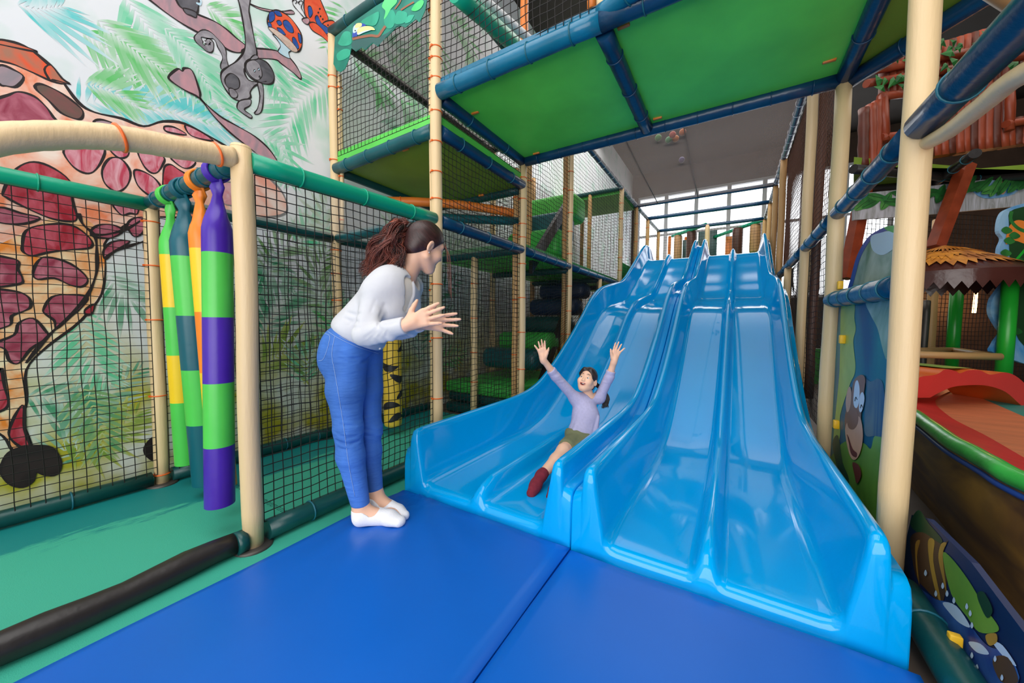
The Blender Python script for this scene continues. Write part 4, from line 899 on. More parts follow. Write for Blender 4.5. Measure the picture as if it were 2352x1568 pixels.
f.line(c1([(215, 390), (300, 370), (400, 355), (470, 360), (510, 310), (545, 260)]), 6, 'bbrown'); f.line(c1([(640, 90), (690, 20), (720, -60)]), 3, 'bbrown'); f.line(c1([(700, 100), (760, 60), (830, 20)]), 4, 'bbrown')
tb = f.done('printed_leaves', bn)
f = Flat(bpts); f.d = .005
f.blob(c1([(215, 370), (222, 290), (245, 240), (300, 230), (350, 250), (310, 290), (270, 310), (262, 360), (240, 365)]), 'bblue'); f.blob(c1([(225, 330), (222, 280), (245, 250), (285, 270), (265, 310)]), 'bsky')
f.blob(c1([(240, 275), (255, 236), (305, 232), (305, 262), (270, 278)]), 'byel'); f.blob(c1([(262, 318), (272, 285), (340, 262), (410, 268), (440, 298), (400, 300), (330, 312), (270, 345)]), 'byel')
f.blob(c1([(268, 338), (330, 310), (400, 300), (330, 325), (280, 348)]), 'bsky'); f.blob(c1([(236, 305), (244, 298), (250, 306), (243, 314)]), 'ink'); f.done('printed_toucan', bn)
# ================================================================== right-hand play area
M['panelgreen'] = paint('yellow_green_print', S(150, 174, 70), S(176, 196, 96), 2, rough=.4)
M['panelblue'] = paint('deep_blue_print', S(10, 62, 112), S(26, 120, 130), 2.2, (1, 1, .5), .4)
M['panelgrass'] = paint('grass_print', S(70, 118, 30), S(112, 160, 56), 2, rough=.4)
M['paneldk'] = mat('dark_green_print', S(28, 66, 34), .4, .15, 4); M['paneltrunk'] = paint('blue_grey_bark_print', S(34, 66, 110), S(96, 110, 120), 3, (1, 4, .6), .4)
M['fur'] = mat('brown_fur_print', S(140, 92, 62), .4, .1, 5); M['facep'] = mat('tan_face_print', S(206, 160, 134), .4, .08, 5); M['mouthp'] = mat('dark_red_print', S(104, 40, 34), .4, 0); M['eyep'] = mat('pale_eye_print', S(206, 220, 240), .4, 0)
M['goldp'] = paint('golden_print', S(196, 150, 50), S(120, 84, 36), 3, (1, 1, .4), .4); M['pbrown'] = paint('brown_print', S(92, 62, 36), S(58, 40, 30), 2.4, (1, 1, .5), .4)
M['waterp'] = paint('water_print', S(20, 48, 120), S(70, 120, 190), 3, rough=.4); M['foam'] = mat('white_print', S(196, 216, 236), .4, 0); M['leafp'] = paint('leaf_print', S(120, 166, 52), S(76, 130, 40), 2, rough=.4); M['nightp'] = mat('night_blue_print', S(16, 34, 78), .4, .2, 2)
M['archp'] = paint('misty_green_print', S(58, 120, 84), S(176, 196, 186), 2.6, rough=.4)
PX = XR+.03
def fx(pts, d=0): return [onx(x, y, PX-d) for x, y in pts]
e1 = lambda pts: [(1850+x*.319, 500+y*.319) for x, y in pts]     # crop coordinates of the panel
# monkey panel: a board between the two right foreground posts with an arched top
mb = MB().prism(fx([(1897, 1130), (1905, 1000), (1928, 690), (2040, 668), (2090, 655), (2075, 1000), (2052, 1330), (2000, 1260)]), (.018, 0, 0), 0)
pn = obj('picture_panel', mb, [M['panelblue']]); tag(pn, 'printed panel with a laughing cartoon monkey under a tree, between the right posts', 'panel')
f = Flat(fx)
f.blob(e1([(200, 1600), (245, 1100), (262, 600), (350, 610), (352, 720), (362, 800), (345, 880), (350, 960), (360, 1060), (352, 1130), (320, 1200), (250, 1420), (250, 1560), (215, 1700)]), 'panelgreen')
f.blob([(1890, 1120), (1915, 1040), (1950, 1010), (1985, 1018), (2000, 1030), (2010, 1000), (2040, 1010), (2080, 1010), (2052, 1330)], 'panelgrass')
f.blob(e1([(430, 1560), (425, 1400), (440, 1230), (425, 1150), (470, 1180), (520, 1160), (560, 1200), (575, 1400), (560, 1560), (500, 1570)]), 'paneltrunk')
f.blob(e1([(440, 600), (600, 590), (610, 640), (590, 1000), (560, 960), (520, 800), (470, 700)]), 'archp')
f.blob([(1912, 1020), (1925, 1000), (1935, 1060), (1950, 1100), (1945, 1130), (1925, 1080)], 'paneldk')
f.done('printed_jungle', pn)
f = Flat(fx); f.d = .005
f.blob(e1([(290, 1560), (285, 1420), (330, 1260), (350, 1170), (400, 1130), (430, 1160), (420, 1260), (400, 1420), (400, 1600), (380, 1690), (350, 1720), (320, 1640)]), 'fur')
f.blob(e1([(290, 1330), (300, 1250), (318, 1215), (330, 1260), (322, 1360), (300, 1400)]), 'facep')
f.blob([(1941, 985), (1955, 960), (1975, 958), (1982, 1000), (1975, 1040), (1962, 1056), (1950, 1040)], 'facep')
f.blob(e1([(345, 1330), (355, 1200), (375, 1170), (390, 1230), (385, 1330), (365, 1370)]), 'eyep'); f.blob(e1([(385, 1370), (392, 1280), (412, 1255), (425, 1300), (410, 1380), (395, 1400)]), 'eyep')
f.blob(e1([(300, 1440), (330, 1370), (370, 1390), (380, 1460), (350, 1520), (310, 1510)]), 'fur'); f.blob([(1948, 1000), (1958, 1030), (1968, 1040), (1966, 1050), (1954, 1040)], 'mouthp')
f.line(e1([(355, 1320), (362, 1290), (372, 1310)]), 1.5, 'ink'); f.line(e1([(395, 1370), (402, 1345), (410, 1365)]), 1.5, 'ink')
f.line(e1([(300, 1560), (320, 1640), (350, 1690)]), 1.5, 'mouthp')
f.blob([(1958, 1062), (1972, 1068), (1978, 1090), (1968, 1110), (1962, 1088)], 'mouthp')
f.done('printed_monkey', pn)
for px, py in ((1932, 779), (1918, 974), (1918+9, 655)):
    c = onx(px, py, PX-.02); obj('yellow_clip', MB().rbox(c-[.01, .02, .028], c+[.02, .02, .028], .006), M['tieyel'], pn)
# arched misty board behind the panel rail
def fx2(pts, d=0): return [onx(x, y, XR+.12-d) for x, y in pts]
mb = MB().prism(fx2([(2062, 1150), (1925, 1040)]+list(spline([(1948, 672), (1958, 640), (1972, 590), (1995, 550), (2020, 532), (2045, 524), (2080, 540), (2100, 600), (2100, 660)], 4, False))), (.02, 0, 0), 0)
ap = obj('arched_board', mb, [M['archp']]); tag(ap, 'arched misty green board rising behind the monkey panel rail', 'board')
f = Flat(fx2); f.line([(1948, 672), (1958, 640), (1972, 590), (1995, 550), (2020, 532), (2045, 524), (2080, 535)], 9, 'bblue'); f.blob([(2000, 545), (2020, 535), (2050, 532), (2060, 560), (2030, 585), (2005, 575)], 'bsky')
f.blob([(2030, 524), (2060, 518), (2085, 535), (2070, 540)], 'padgreen2'); f.done('printed_border', ap)
# low waterfall panel at the right edge
PX2 = XR+.07
def fx3(pts, d=0): return [onx(x, y, PX2-d) for x, y in pts]
outl = [(2094, 1182), (2130, 1190), (2160, 1220), (2230, 1290), (2352, 1452), (2500, 1640), (2700, 2000), (2600, 2050), (2300, 1700), (2200, 1560), (2095, 1400), (2060, 1330)]
mb = MB().prism(fx3(outl), (.018, 0, 0), 0)
lp = obj('picture_panel', mb, [M['nightp']]); tag(lp, 'low printed panel with tree trunk and splashing water at the bottom right edge', 'panel')
g1 = lambda pts: [(1850+x*.394, 950+y*.394) for x, y in pts]
f = Flat(fx3)
f.blob(g1([(610, 640), (660, 560), (720, 640), (800, 740), (740, 760), (660, 700)]), 'paneldk')
f.blob(g1([(612, 720), (680, 690), (760, 740), (800, 760), (830, 740), (800, 830), (825, 960), (800, 1100), (760, 1080), (700, 1020), (650, 960), (625, 860)]), 'pbrown')
for pts in ([(640, 760), (668, 740), (650, 830), (665, 1000), (645, 900)], [(715, 740), (752, 740), (745, 860), (790, 1090), (760, 1040), (725, 880)], [(790, 760), (822, 755), (800, 830), (826, 1060), (800, 960), (775, 840)]): f.blob(g1(pts), 'goldp')
f.blob(g1([(800, 820), (850, 840), (950, 970), (1040, 1120), (1125, 1240), (1100, 1275), (1010, 1270), (940, 1180), (850, 1050)]), 'leafp')
f.blob(g1([(660, 1020), (760, 1080), (860, 1110), (960, 1230), (1060, 1350), (1180, 1400), (1240, 1570), (1000, 1600), (860, 1480), (760, 1300), (680, 1140)]), 'waterp')
f.blob(g1([(800, 1100), (880, 1120), (960, 1240), (900, 1220), (840, 1160)]), 'foam'); f.blob(g1([(950, 1330), (1020, 1340), (1070, 1400), (1000, 1390)]), 'foam'); f.blob(g1([(1090, 1330), (1150, 1350), (1230, 1470), (1160, 1420)]), 'foam')
f.blob(g1([(1050, 1290), (1110, 1280), (1115, 1330), (1070, 1350)]), 'goldp'); f.blob(g1([(1090, 1430), (1180, 1420), (1240, 1560), (1140, 1560)]), 'pbrown')
f.blob(g1([(1000, 1050), (1040, 1040), (1090, 1140), (1060, 1190), (1020, 1120)]), 'paneldk')
for x, y in ((760, 1050), (800, 1005), (865, 1090), (940, 1125), (960, 1165), (970, 1235), (1105, 1430), (700, 930), (1000, 1480), (1145, 1540), (970, 1410), (825, 1050)): f.blob(g1([(x-9, y), (x, y-22), (x+9, y), (x, y+16)]), 'foam', 3)
f.done('printed_waterfall', lp)
c = onx(2187, 1475, PX2-.03); obj('yellow_clip', MB().rbox(c-[.01, .012, .03], c+[.02, .012, .03], .004), M['tieyel'], lp)
beam((XR+.02, .9, .0), (XR+.02, YG[1]-.08, .0), 'dark green base tube at the bottom right edge', 'dkgreen', .055, 3)

# raised soft floor: green rim, printed brown skirt, coloured floor
M['rimgreen'] = mat('shiny_green_vinyl', S(56, 172, 70), .28, .25, 6, .3, 20); M['skirt'] = paint('brown_gold_print', S(88, 62, 46), S(172, 128, 58), 1.6, (.7, .7, 3.2), .4)
M['redvin'] = mat('red_vinyl', S(206, 44, 38), .4, .12, 4, .4, 14); M['orvin'] = mat('orange_worn_vinyl', S(214, 122, 78), .5, .12, 3, .2, 8, (1, 6, 1)); M['tealvin'] = mat('teal_worn_vinyl', S(30, 142, 132), .5, .12, 3, .2, 8)
M['blueline'] = mat('blue_piping', S(36, 70, 150), .4, 0)
rz = .5; zf = .44
rpx = [onz(x, y, rz)[:2] for x, y in ((2112, 960), (2180, 1010), (2260, 1055), (2352, 1105))]
rim = spline([(1.75, 5.6), (1.22, 4.5), (1.02, 3.7)]+[tuple(q) for q in rpx]+[(1.0, 1.55), (1.2, 1.0)], 8, False); rim = rim[:, :2]
nin = np.stack([-np.gradient(rim, axis=0)[:, 1], np.gradient(rim, axis=0)[:, 0]], 1); nin /= np.linalg.norm(nin, axis=1)[:, None]
if nin[10][0] < 0: nin = -nin
B = empty('soft_play_floor', (3.0, 3.2, -.08)); tag(B, 'raised soft play floor with a shiny green rim and printed brown skirt', 'play floor')
obj('rim', tube_mb([(x, y, rz+.0015*math.sin(i*.9)) for i, (x, y) in enumerate(rim)], .035, seg=12), M['rimgreen'], B)
obj('printed_skirt', MB().grid([[(x+n_[0]*o_, y+n_[1]*o_, z_) for (x, y), n_ in zip(rim, nin)] for z_, o_ in ((rz-.01, -.02), (rz-.06, -.01), (rz-.2, .0), (.2, .03), (-.084, .10))]), M['skirt'], B)
obj('piping', tube_mb([(x-n_[0]*.015, y-n_[1]*.015, rz-.05) for (x, y), n_ in zip(rim, nin)], .012, seg=6), M['blueline'], B)
strip = lambda d0, d1, z0, z1: MB().grid([[(x+n_[0]*(d0+(d1-d0)*t), y+n_[1]*(d0+(d1-d0)*t), z0+(z1-z0)*t) for (x, y), n_ in zip(rim, nin)] for t in np.linspace(0, 1, 5)])
obj('red_strip', strip(.0, .26, rz-.01, zf), M['redvin'], B)
fe = lambda pts, z: [tuple(onz(x, y, z)) for x, y in pts]
obj('orange_floor', MB().prism([(1.5, 1.0, zf-.1), (1.28, 1.6, zf-.1), (1.1, 2.4, zf-.1), (1.1, 3.6, zf-.1), (1.4, 4.9, zf-.1), (1.9, 5.6, zf-.1)]+[tuple(p) for p in fe([(2192, 906), (2352, 985)], zf-.1)]+[(2.6, 1.0, zf-.1)], (0, 0, .085)), M['orvin'], B)
obj('teal_floor', MB().prism([(1.5, 1.0, zf-.12), (1.6, 5.6, zf-.12), (5.5, 8.2, zf-.12), (6.5, 1.0, zf-.12)], (0, 0, .10)), M['tealvin'], B)

# soft red bridge
def ond_(x, y, D): return ond(x, y, D)
DB = 2.76
top = spline([(2085, 884), (2112, 866), (2150, 860), (2172, 848), (2195, 852), (2205, 857), (2225, 850), (2250, 850), (2275, 860), (2310, 855), (2340, 868), (2370, 900), (2380, 930)], 4, False)
bot = spline([(2376, 950), (2345, 930), (2310, 900), (2270, 886), (2230, 884), (2190, 888), (2160, 900), (2136, 913)], 4, False)
pts = [ond(x, y, DB+.0006*(x-2100)) for x, y in top]+[ond(x, y, DB+.0006*(x-2100)) for x, y in bot]+[ond(2112, 913, DB), ond(2085, 912, DB)]
M['bridgered'] = mat('soft_red_vinyl', S(222, 58, 54), .45, .06, 3, .15, 12); M['bridgeor'] = mat('soft_orange_vinyl', S(232, 104, 34), .35, .06, 3)
off = np.array([.5*FW[0]*.9, .5*FW[1]*.9, 0])
br = obj('foam_bridge', MB().prism(pts, off, 0, 1, True), [M['bridgered'], M['bridgeor']]); tag(br, 'red foam bridge with a scalloped top and orange tread', 'bridge')
obj('green_tread', MB().grid([[ond(x, y-3, DB+.0006*(x-2100))+off*t for t in (.1, .5, .95)] for x, y in spline([(2172, 848), (2195, 850), (2225, 850), (2250, 850), (2262, 852)], 3, False)]), M['deckolive'], br)
tag(obj('blue_roll', MB().rbox(ond(2285, 925, 3.35)-[.0, .0, .0], ond(2285, 925, 3.35)+[.5, .35, .16], .07), M['padnavy']), 'dark blue foam block under the red bridge', 'block')
# green posts, rails, thatched roof
def P_(x, y, D): return ond(x, y, D)
HD = 3.7
M['gpost'] = mat('grass_green_vinyl', S(34, 168, 48), .3, .08, 4)
hut = empty('thatched_hut', P_(2230, 880, HD)); tag(hut, 'thatched play hut with bright green posts behind the red bridge', 'hut')
zt = P_(2200, 652, HD+.3)[2]
for (x, y0, y1, D) in ((2199, 652, 800, HD+.5), (2322, 636, 860, HD-.25), (2060, 655, 850, HD-.1)):
    a, b = P_(x, y0, D), P_(x-8, y1, D); b = np.array([a[0], a[1], zf-.02]); obj('post', tube_mb([a, a*.5+b*.5, b], .055, seg=16), M['gpost'], hut)
for (xa, ya, Da, xb, yb, Db) in ((2060, 805, HD+.3, 2188, 804, HD+.5), (2188, 804, HD+.5, 2300, 820, HD-.2), (2060, 813, HD-.1, 2298, 819, HD-.3)):
    obj('rail', tube_mb([P_(xa, ya, Da), P_(xb, yb, Db)], .034, seg=14), M['tan'], hut)
M['thatch'] = paint('straw_print', S(222, 146, 40), S(150, 84, 24), 7, (1, 1, 1), .45); M['thatchdk'] = mat('dark_brown_shiny_vinyl', S(74, 36, 30), .22, .15, 5, .5, 8)
apex = P_(2168, 570, HD+.1); cen = np.array([apex[0], apex[1]]); rim = []
Rr = float(np.linalg.norm(P_(2335, 640, HD)[:2]-cen)); ze = P_(2335, 634, HD)[2]
aa = np.linspace(0, 2*np.pi, 48, endpoint=False)
rows = [[(cen[0]+Rr*t*math.cos(a), cen[1]+Rr*t*math.sin(a), apex[2]+(ze-apex[2])*(t**1.25)) for a in aa] for t in (.02, .25, .5, .75, 1.0)]
obj('roof', MB().grid(rows, 0, True, True), M['thatchdk'], hut)
random.seed(4); tm = MB()
for ring_, (t0, t1) in enumerate(((.02, .42), (.34, .66), (.55, .86))):
    n_ = 46
    for i in range(n_):
        a = 2*math.pi*i/n_; da = 2*math.pi/n_*.62; te = t1+random.uniform(-.05, .06); f_ = lambda t, q: (cen[0]+Rr*t*math.cos(q), cen[1]+Rr*t*math.sin(q), apex[2]+(ze-apex[2])*(t**1.25)+.012+.006*(3-ring_))
        tm.add([f_(t0, a-da*.8), f_(t0, a+da*.8), f_((t0+te)/2, a+da), f_(te, a), f_((t0+te)/2, a-da)], [(0, 1, 2, 3, 4)], 0, False)
o = obj('straw_layers', tm, M['thatch'], hut); o['kind'] = 'stuff'
vm = MB(); up = []; dn = []
for i in range(193):
    a = 2*math.pi*i/192; up.append((cen[0]+Rr*1.005*math.cos(a), cen[1]+Rr*1.005*math.sin(a), ze+.01)); dn.append((cen[0]+Rr*1.01*math.cos(a), cen[1]+Rr*1.01*math.sin(a), ze-.10-.07*(1-abs((i % 4)/2-1))))
vm.grid([up, dn], 0, True); obj('zigzag_valance', vm, M['thatchdk'], hut)
# leafy banner and upper bamboo house
def flat_at(D, slope=0.0): return lambda pts, d=0: [ond(x, y, D+slope*(x-2150)-d*3) for x, y in pts]
M['leafA'] = paint('dark_leaf_print', S(24, 84, 36), S(52, 128, 56), 4, rough=.5); M['leafB'] = paint('mid_leaf_print', S(36, 110, 50), S(86, 150, 70), 4, rough=.5); M['sky'] = paint('sky_print', S(62, 138, 200), S(150, 190, 220), 3, rough=.5); M['greybark'] = paint('grey_fringe_print', S(150, 150, 150), S(196, 196, 206), 5, (4, 4, .6), .5)
fb = flat_at(4.2)
off = FW*[1, 1, 0]*.03
bo = obj('leaf_banner', MB().prism(fb([(1962, 445), (2060, 436), (2352, 402), (2480, 388), (2480, 462), (2352, 472), (2140, 492), (1962, 505)]), off, 0), [M['greybark']]); tag(bo, 'long printed banner of green leaves across the hall behind the posts', 'banner')
f = Flat(fb); random.seed(9)
f.blob([(2230, 425), (2300, 412), (2340, 415), (2330, 445), (2260, 455)], 'sky')
f.blob([(2286, 418), (2300, 412), (2312, 430), (2305, 446), (2290, 440)], 'facep')
for i in range(30):
    x = 1968+i*17+random.uniform(-5, 5); y = 468-(x-1962)*.125+random.uniform(-12, 10); a = random.uniform(-1.2, .4); l, w = random.uniform(24, 34), random.uniform(9, 13)
    ca, sa = math.cos(a), math.sin(a); L_ = [(x+ca*u*l-sa*v*w, y+sa*u*l+ca*v*w) for u, v in ((-.8, 0), (-.3, .8), (.3, .8), (1, 0), (.3, -.8), (-.3, -.8))]
    f.blob(L_, random.choice(['leafA', 'leafA', 'leafB'])); f.line([(x-ca*l*.7, y-sa*l*.7), (x, y), (x+ca*l*.9, y+sa*l*.9)], 1.2, 'paneldk')
f.done('printed_leaves', bo)
# bamboo house on the upper floor
M['bamboo'] = mat('red_brown_bamboo', S(150, 62, 34), .4, .22, 5, .1, 20, (1, 1, .3)); M['bamboodk'] = mat('dark_red_bamboo', S(96, 40, 24), .45, .2, 5)
bh = empty('bamboo_house', ond(2150, 375, 4.4)); tag(bh, 'red-brown bamboo house front on the upper floor at the right', 'play house')
DBm = lambda x: 4.1+.0009*(x-1990)
random.seed(8); nb = 0
xs = [1984, 2000, 2014]+[2030+i*17 for i in range(27)]
for i, x in enumerate(xs):
    D = DBm(x)-(.06 if i < 3 else 0); yt = 250-(x-1984)*.55 if i < 3 else 140-(x-2030)*.30; yb = 382-(x-1990)*.135
    win = 2035 < x < 2100 or 2328 < x < 2420
    a, b = ond(x, yt, D), ond(x+random.uniform(-3, 3), yb, D); segs = []
    def stick(p, q):
        n_ = 10; P = [p+(q-p)*t for t in np.linspace(0, 1, n_)]; rr = [.045*(1.12 if k_ % 3 == 0 else 1) for k_ in range(n_)]; obj('bamboo_cane', tube_mb(P, rr, seg=10), M['bamboo' if i % 3 else 'bamboodk'], bh)
    if win:
        stick(a, ond(x, 225-(x-2030)*.2, D)); stick(ond(x, 318-(x-2030)*.15, D), b)
    else: stick(a, b)
for (x0, y0, x1, y1) in ((2022, 222, 2110, 212), (2022, 316, 2110, 306), (2028, 215, 2032, 325), (2104, 205, 2104, 318), (2318, 175, 2318, 300), (2310, 285, 2420, 268), (1990, 192, 2352, 130), (1990, 165, 2352, 95)):
    obj('window_pole' if y1-y0 > 60 else 'cross_pole', tube_mb([ond(x0, y0, DBm(x0)-.09), ond(x1, y1, DBm(x1)-.09)], .042, seg=10), M['bamboo'], bh)
o = obj('hanging_vine', MB(), [M['leafA']], bh, (0, 0, 0)) if False else None
vm = MB(); random.seed(12)
for i in range(70):
    x = random.uniform(2010, 2360); y = (188 if i % 2 else 130)-(x-2010)*.17+random.uniform(-14, 26); D = DBm(x)-.16; c = ond(x, y, D); a = random.uniform(0, 6.28); l = random.uniform(.05, .09)
    u = RT*math.cos(a)+UP*math.sin(a); w = -RT*math.sin(a)+UP*math.cos(a); nrm_ = -FW*.03
    vm.add([c-u*l, c+w*l*.5+nrm_, c+u*l, c-w*l*.5+nrm_, c+nrm_*1.5], [(0, 1, 4), (1, 2, 4), (2, 3, 4), (3, 0, 4)], 0, False)
o = obj('vine_leaves', vm, M['leafA'], bh); o['kind'] = 'stuff'
# green floor of the upper storey with its dark beams and props
q0, q1, q2, q3 = ond(1968, 384, 3.9), ond(2420, 330, 4.3), ond(2420, 405, 6.2), ond(1968, 432, 5.8)
zz = 2.52
def flo(x, y): return onz(x, y, zz)
a, b = ond(1960, 388, 4.0), ond(2430, 322, 4.4); zz = a[2]
c_, d_ = onz(2430, 398, zz), onz(1960, 436, zz)
up_ = [np.array([q[0], q[1], zz+.03]) for q in (a, b, c_, d_)]
o = obj('padded_deck', MB().prism(up_, (0, 0, .1), 0), [M['deckolive']]); tag(o, 'olive green deck under the bamboo house', 'deck')
beam([a[0], a[1], zz], [b[0], b[1], zz], 'dark front beam under the bamboo house', 'blackpad', .05, 6)
beam([d_[0], d_[1], zz], [c_[0], c_[1], zz], 'dark back beam under the deck of the bamboo house', 'blackpad', .05, 0)
e0, e1_ = onz(2150, 418, zz), onz(2240, 352, zz); beam(e0, e1_, 'dark slanting beam under the deck of the bamboo house', 'blackpad', .045, 3)
M['rust'] = mat('rust_red_painted_steel', S(140, 56, 26), .4, .25, 8)
for (p, q, lb) in (((2220, 378, 4.05), (2148, 568, 4.05), 'rust red slanting prop above the thatched roof'), ((1990, 405, 4.3), (1945, 640, 4.3), 'rust red slanting prop behind the second right post')):
    P0, P1 = ond(*p), ond(*q); u = P1-P0; u /= np.linalg.norm(u); v = np.cross(u, FW); v /= np.linalg.norm(v); w = np.cross(u, v); h = .055
    o = obj('steel_prop', MB().prism([P0+v*h+w*h, P0+v*h-w*h, P0-v*h-w*h, P0-v*h+w*h], P1-P0), M['rust']); tag(o, lb, 'prop')
P0 = ond(2155, 500, 4.6); post(P0[0], P0[1], ZF, 2.4, 'tan post behind the slanting rust red prop', (), .05, 'tan')
P0 = ond(2128, 700, 4.4); post(P0[0], P0[1], ZF, 1.35, 'grey steel post behind the hut railing', (), .035, 'plate', name='steel_post')
# net walls of the hall
pa, pb2 = ond(1960, 600, 5.2), ond(2480, 600, 5.8)
net([pa[0], pa[1], .0], [pb2[0], pb2[1], .0], [pb2[0], pb2[1], zz-.05], [pa[0], pa[1], zz-.05], 'brown-black net wall behind the thatched hut', .07, .0045, .01, 'net', seed=51)
pa, pb2 = ond(1985, 300, 5.4), ond(1960, 300, 7.5)
# brown back wall behind the hall net
pa, pb2 = ond(2080, 600, 6.6), ond(2600, 600, 7.0)
tag(obj('timber_partition', MB().prism([[pa[0], pa[1], -.08], [pb2[0], pb2[1], -.08], [pb2[0], pb2[1], 5.2], [pa[0], pa[1], 5.2]], FW*[1, 1, 0]*.1), M['darkwall']), 'dark brown timber partition at the back of the hall', 'partition')
# glowing tube lamp behind the net
M['tubeglow'] = mat('lamp_tube', (1, .7, .35, 1), .5, 0); _b = M['tubeglow'].node_tree.nodes['Principled BSDF']; _b.inputs['Emission Color'].default_value = (1, .55, .2, 1); _b.inputs['Emission Strength'].default_value = 14
la, lb_ = ond(2243, 668, 6.4), ond(2237, 718, 6.4)
o = obj('tube_lamp', tube_mb([la, lb_], .025, seg=10), M['tubeglow']); tag(o, 'warm glowing tube lamp behind the net of the hut', 'lamp')
ld = bpy.data.lights.new('tube_lamp_light', 'POINT'); ld.energy = 22; ld.color = (1, .5, .2); ld.shadow_soft_size = .1; lo = bpy.data.objects.new('tube_lamp_light', ld); col.objects.link(lo); lo.location = (la+lb_)/2-FW*.15
# blue snake board and dark jungle wall on the far right
fs = flat_at(3.55); off = FW*[1, 1, 0]*.03
sb = obj('jungle_board', MB().prism(fs(list(spline([(2320, 478), (2300, 495), (2294, 530), (2304, 548), (2296, 570), (2296, 602), (2310, 640), (2292, 668), (2278, 690), (2276, 720), (2292, 750), (2300, 765), (2284, 790), (2288, 812), (2420, 830), (2470, 640), (2460, 470), (2380, 462)], 4))), off, 0), [M['sky']]); tag(sb, 'wavy-edged jungle board in blue and green at the right edge', 'board')
f = Flat(fs)
f.blob([(2330, 480), (2318, 520), (2320, 600), (2330, 700), (2340, 780), (2420, 820), (2460, 640), (2450, 480)], 'paneldk'); f.blob([(2318, 520), (2340, 505), (2370, 520), (2365, 560), (2330, 552), (2310, 560)], 'orangefoam')
f.line([(2324, 485), (2322, 505), (2340, 525), (2370, 535)], 8, 'leafA'); f.line([(2370, 555), (2340, 590), (2322, 612)], 6, 'gpost'); 
for x, y in ((2312, 528), (2318, 552), (2310, 580), (2330, 540), (2345, 600), (2310, 700), (2318, 720), (2335, 760)): f.blob([(x-12, y), (x, y-8), (x+14, y+2), (x, y+9)], 'leafA')
f.done('printed_jungle', sb)
# lit backdrop posts between the right posts: colourful hall far behind the right slide
wq = ond(1905, 720, 7.2)
for (x, y0, y1, D, m, lb) in ((1868, 800, 1000, 7.0, 'padgreen2', 'green padded wall far behind the sagging right net'),):
    a, b = ond(1810, y0, D), ond(1960, y1, D); tag(obj('padded_wall', MB().prism([[a[0], a[1], a[2]], [b[0], b[1], a[2]], [b[0], b[1], -.08], [a[0], a[1], -.08]], FW*[1, 1, 0]*.1), M[m]), lb, 'pad')
# ================================================================== people
class F_:
    """signed distance field built from round cones and ellipsoids"""
    def __init__(s): s.it = []
    def cone(s, a, b, ra, rb, k=.02, op='+'): s.it.append(('c', np.array(a, float), np.array(b, float), ra, rb, k, op)); return s
    def ell(s, c, r, ax=None, k=.02, op='+'):
        s.it.append(('e', np.array(c, float), np.array(r, float), np.eye(3) if ax is None else np.array(ax, float), 0, k, op)); return s
    def ball(s, c, r, k=.02, op='+'): return s.ell(c, (r, r, r), None, k, op)
    def half(s, c, n, k=.004): n = np.array(n, float); s.it.append(('h', np.array(c, float), n/np.linalg.norm(n), 0, 0, k, '&')); return s
    def field(s, fld, k=.01, off=0, op='+'): s.it.append(('f', fld, off, 0, 0, k, op)); return s
    def __call__(s, P):
        D = np.full(len(P), 1e3)
        for q in s.it:
            if q[0] == 'c':
                a, b, ra, rb = q[1:5]; ba = b-a; t = np.clip(((P-a)@ba)/(ba@ba+1e-12), 0, 1)
                d = np.linalg.norm(P-a-t[:, None]*ba, axis=1)-(ra+(rb-ra)*t)
            elif q[0] == 'e':
                L = (P-q[1])@q[3].T; k0 = np.linalg.norm(L/q[2], axis=1); k1 = np.linalg.norm(L/q[2]**2, axis=1); d = k0*(k0-1)/(k1+1e-9)
            elif q[0] == 'h': d = -((P-q[1])@q[2])
            else: d = q[1](P)-q[2]
            k, op = q[5], q[6]
            if op == '+': h = np.maximum(k-np.abs(D-d), 0)/k; D = np.minimum(D, d)-h*h*k*.25
            elif op == '-': d = -d; h = np.maximum(k-np.abs(D-d), 0)/k; D = np.maximum(D, d)+h*h*k*.25
            else: h = np.maximum(k-np.abs(D-d), 0)/k; D = np.maximum(D, d)+h*h*k*.25
        return D
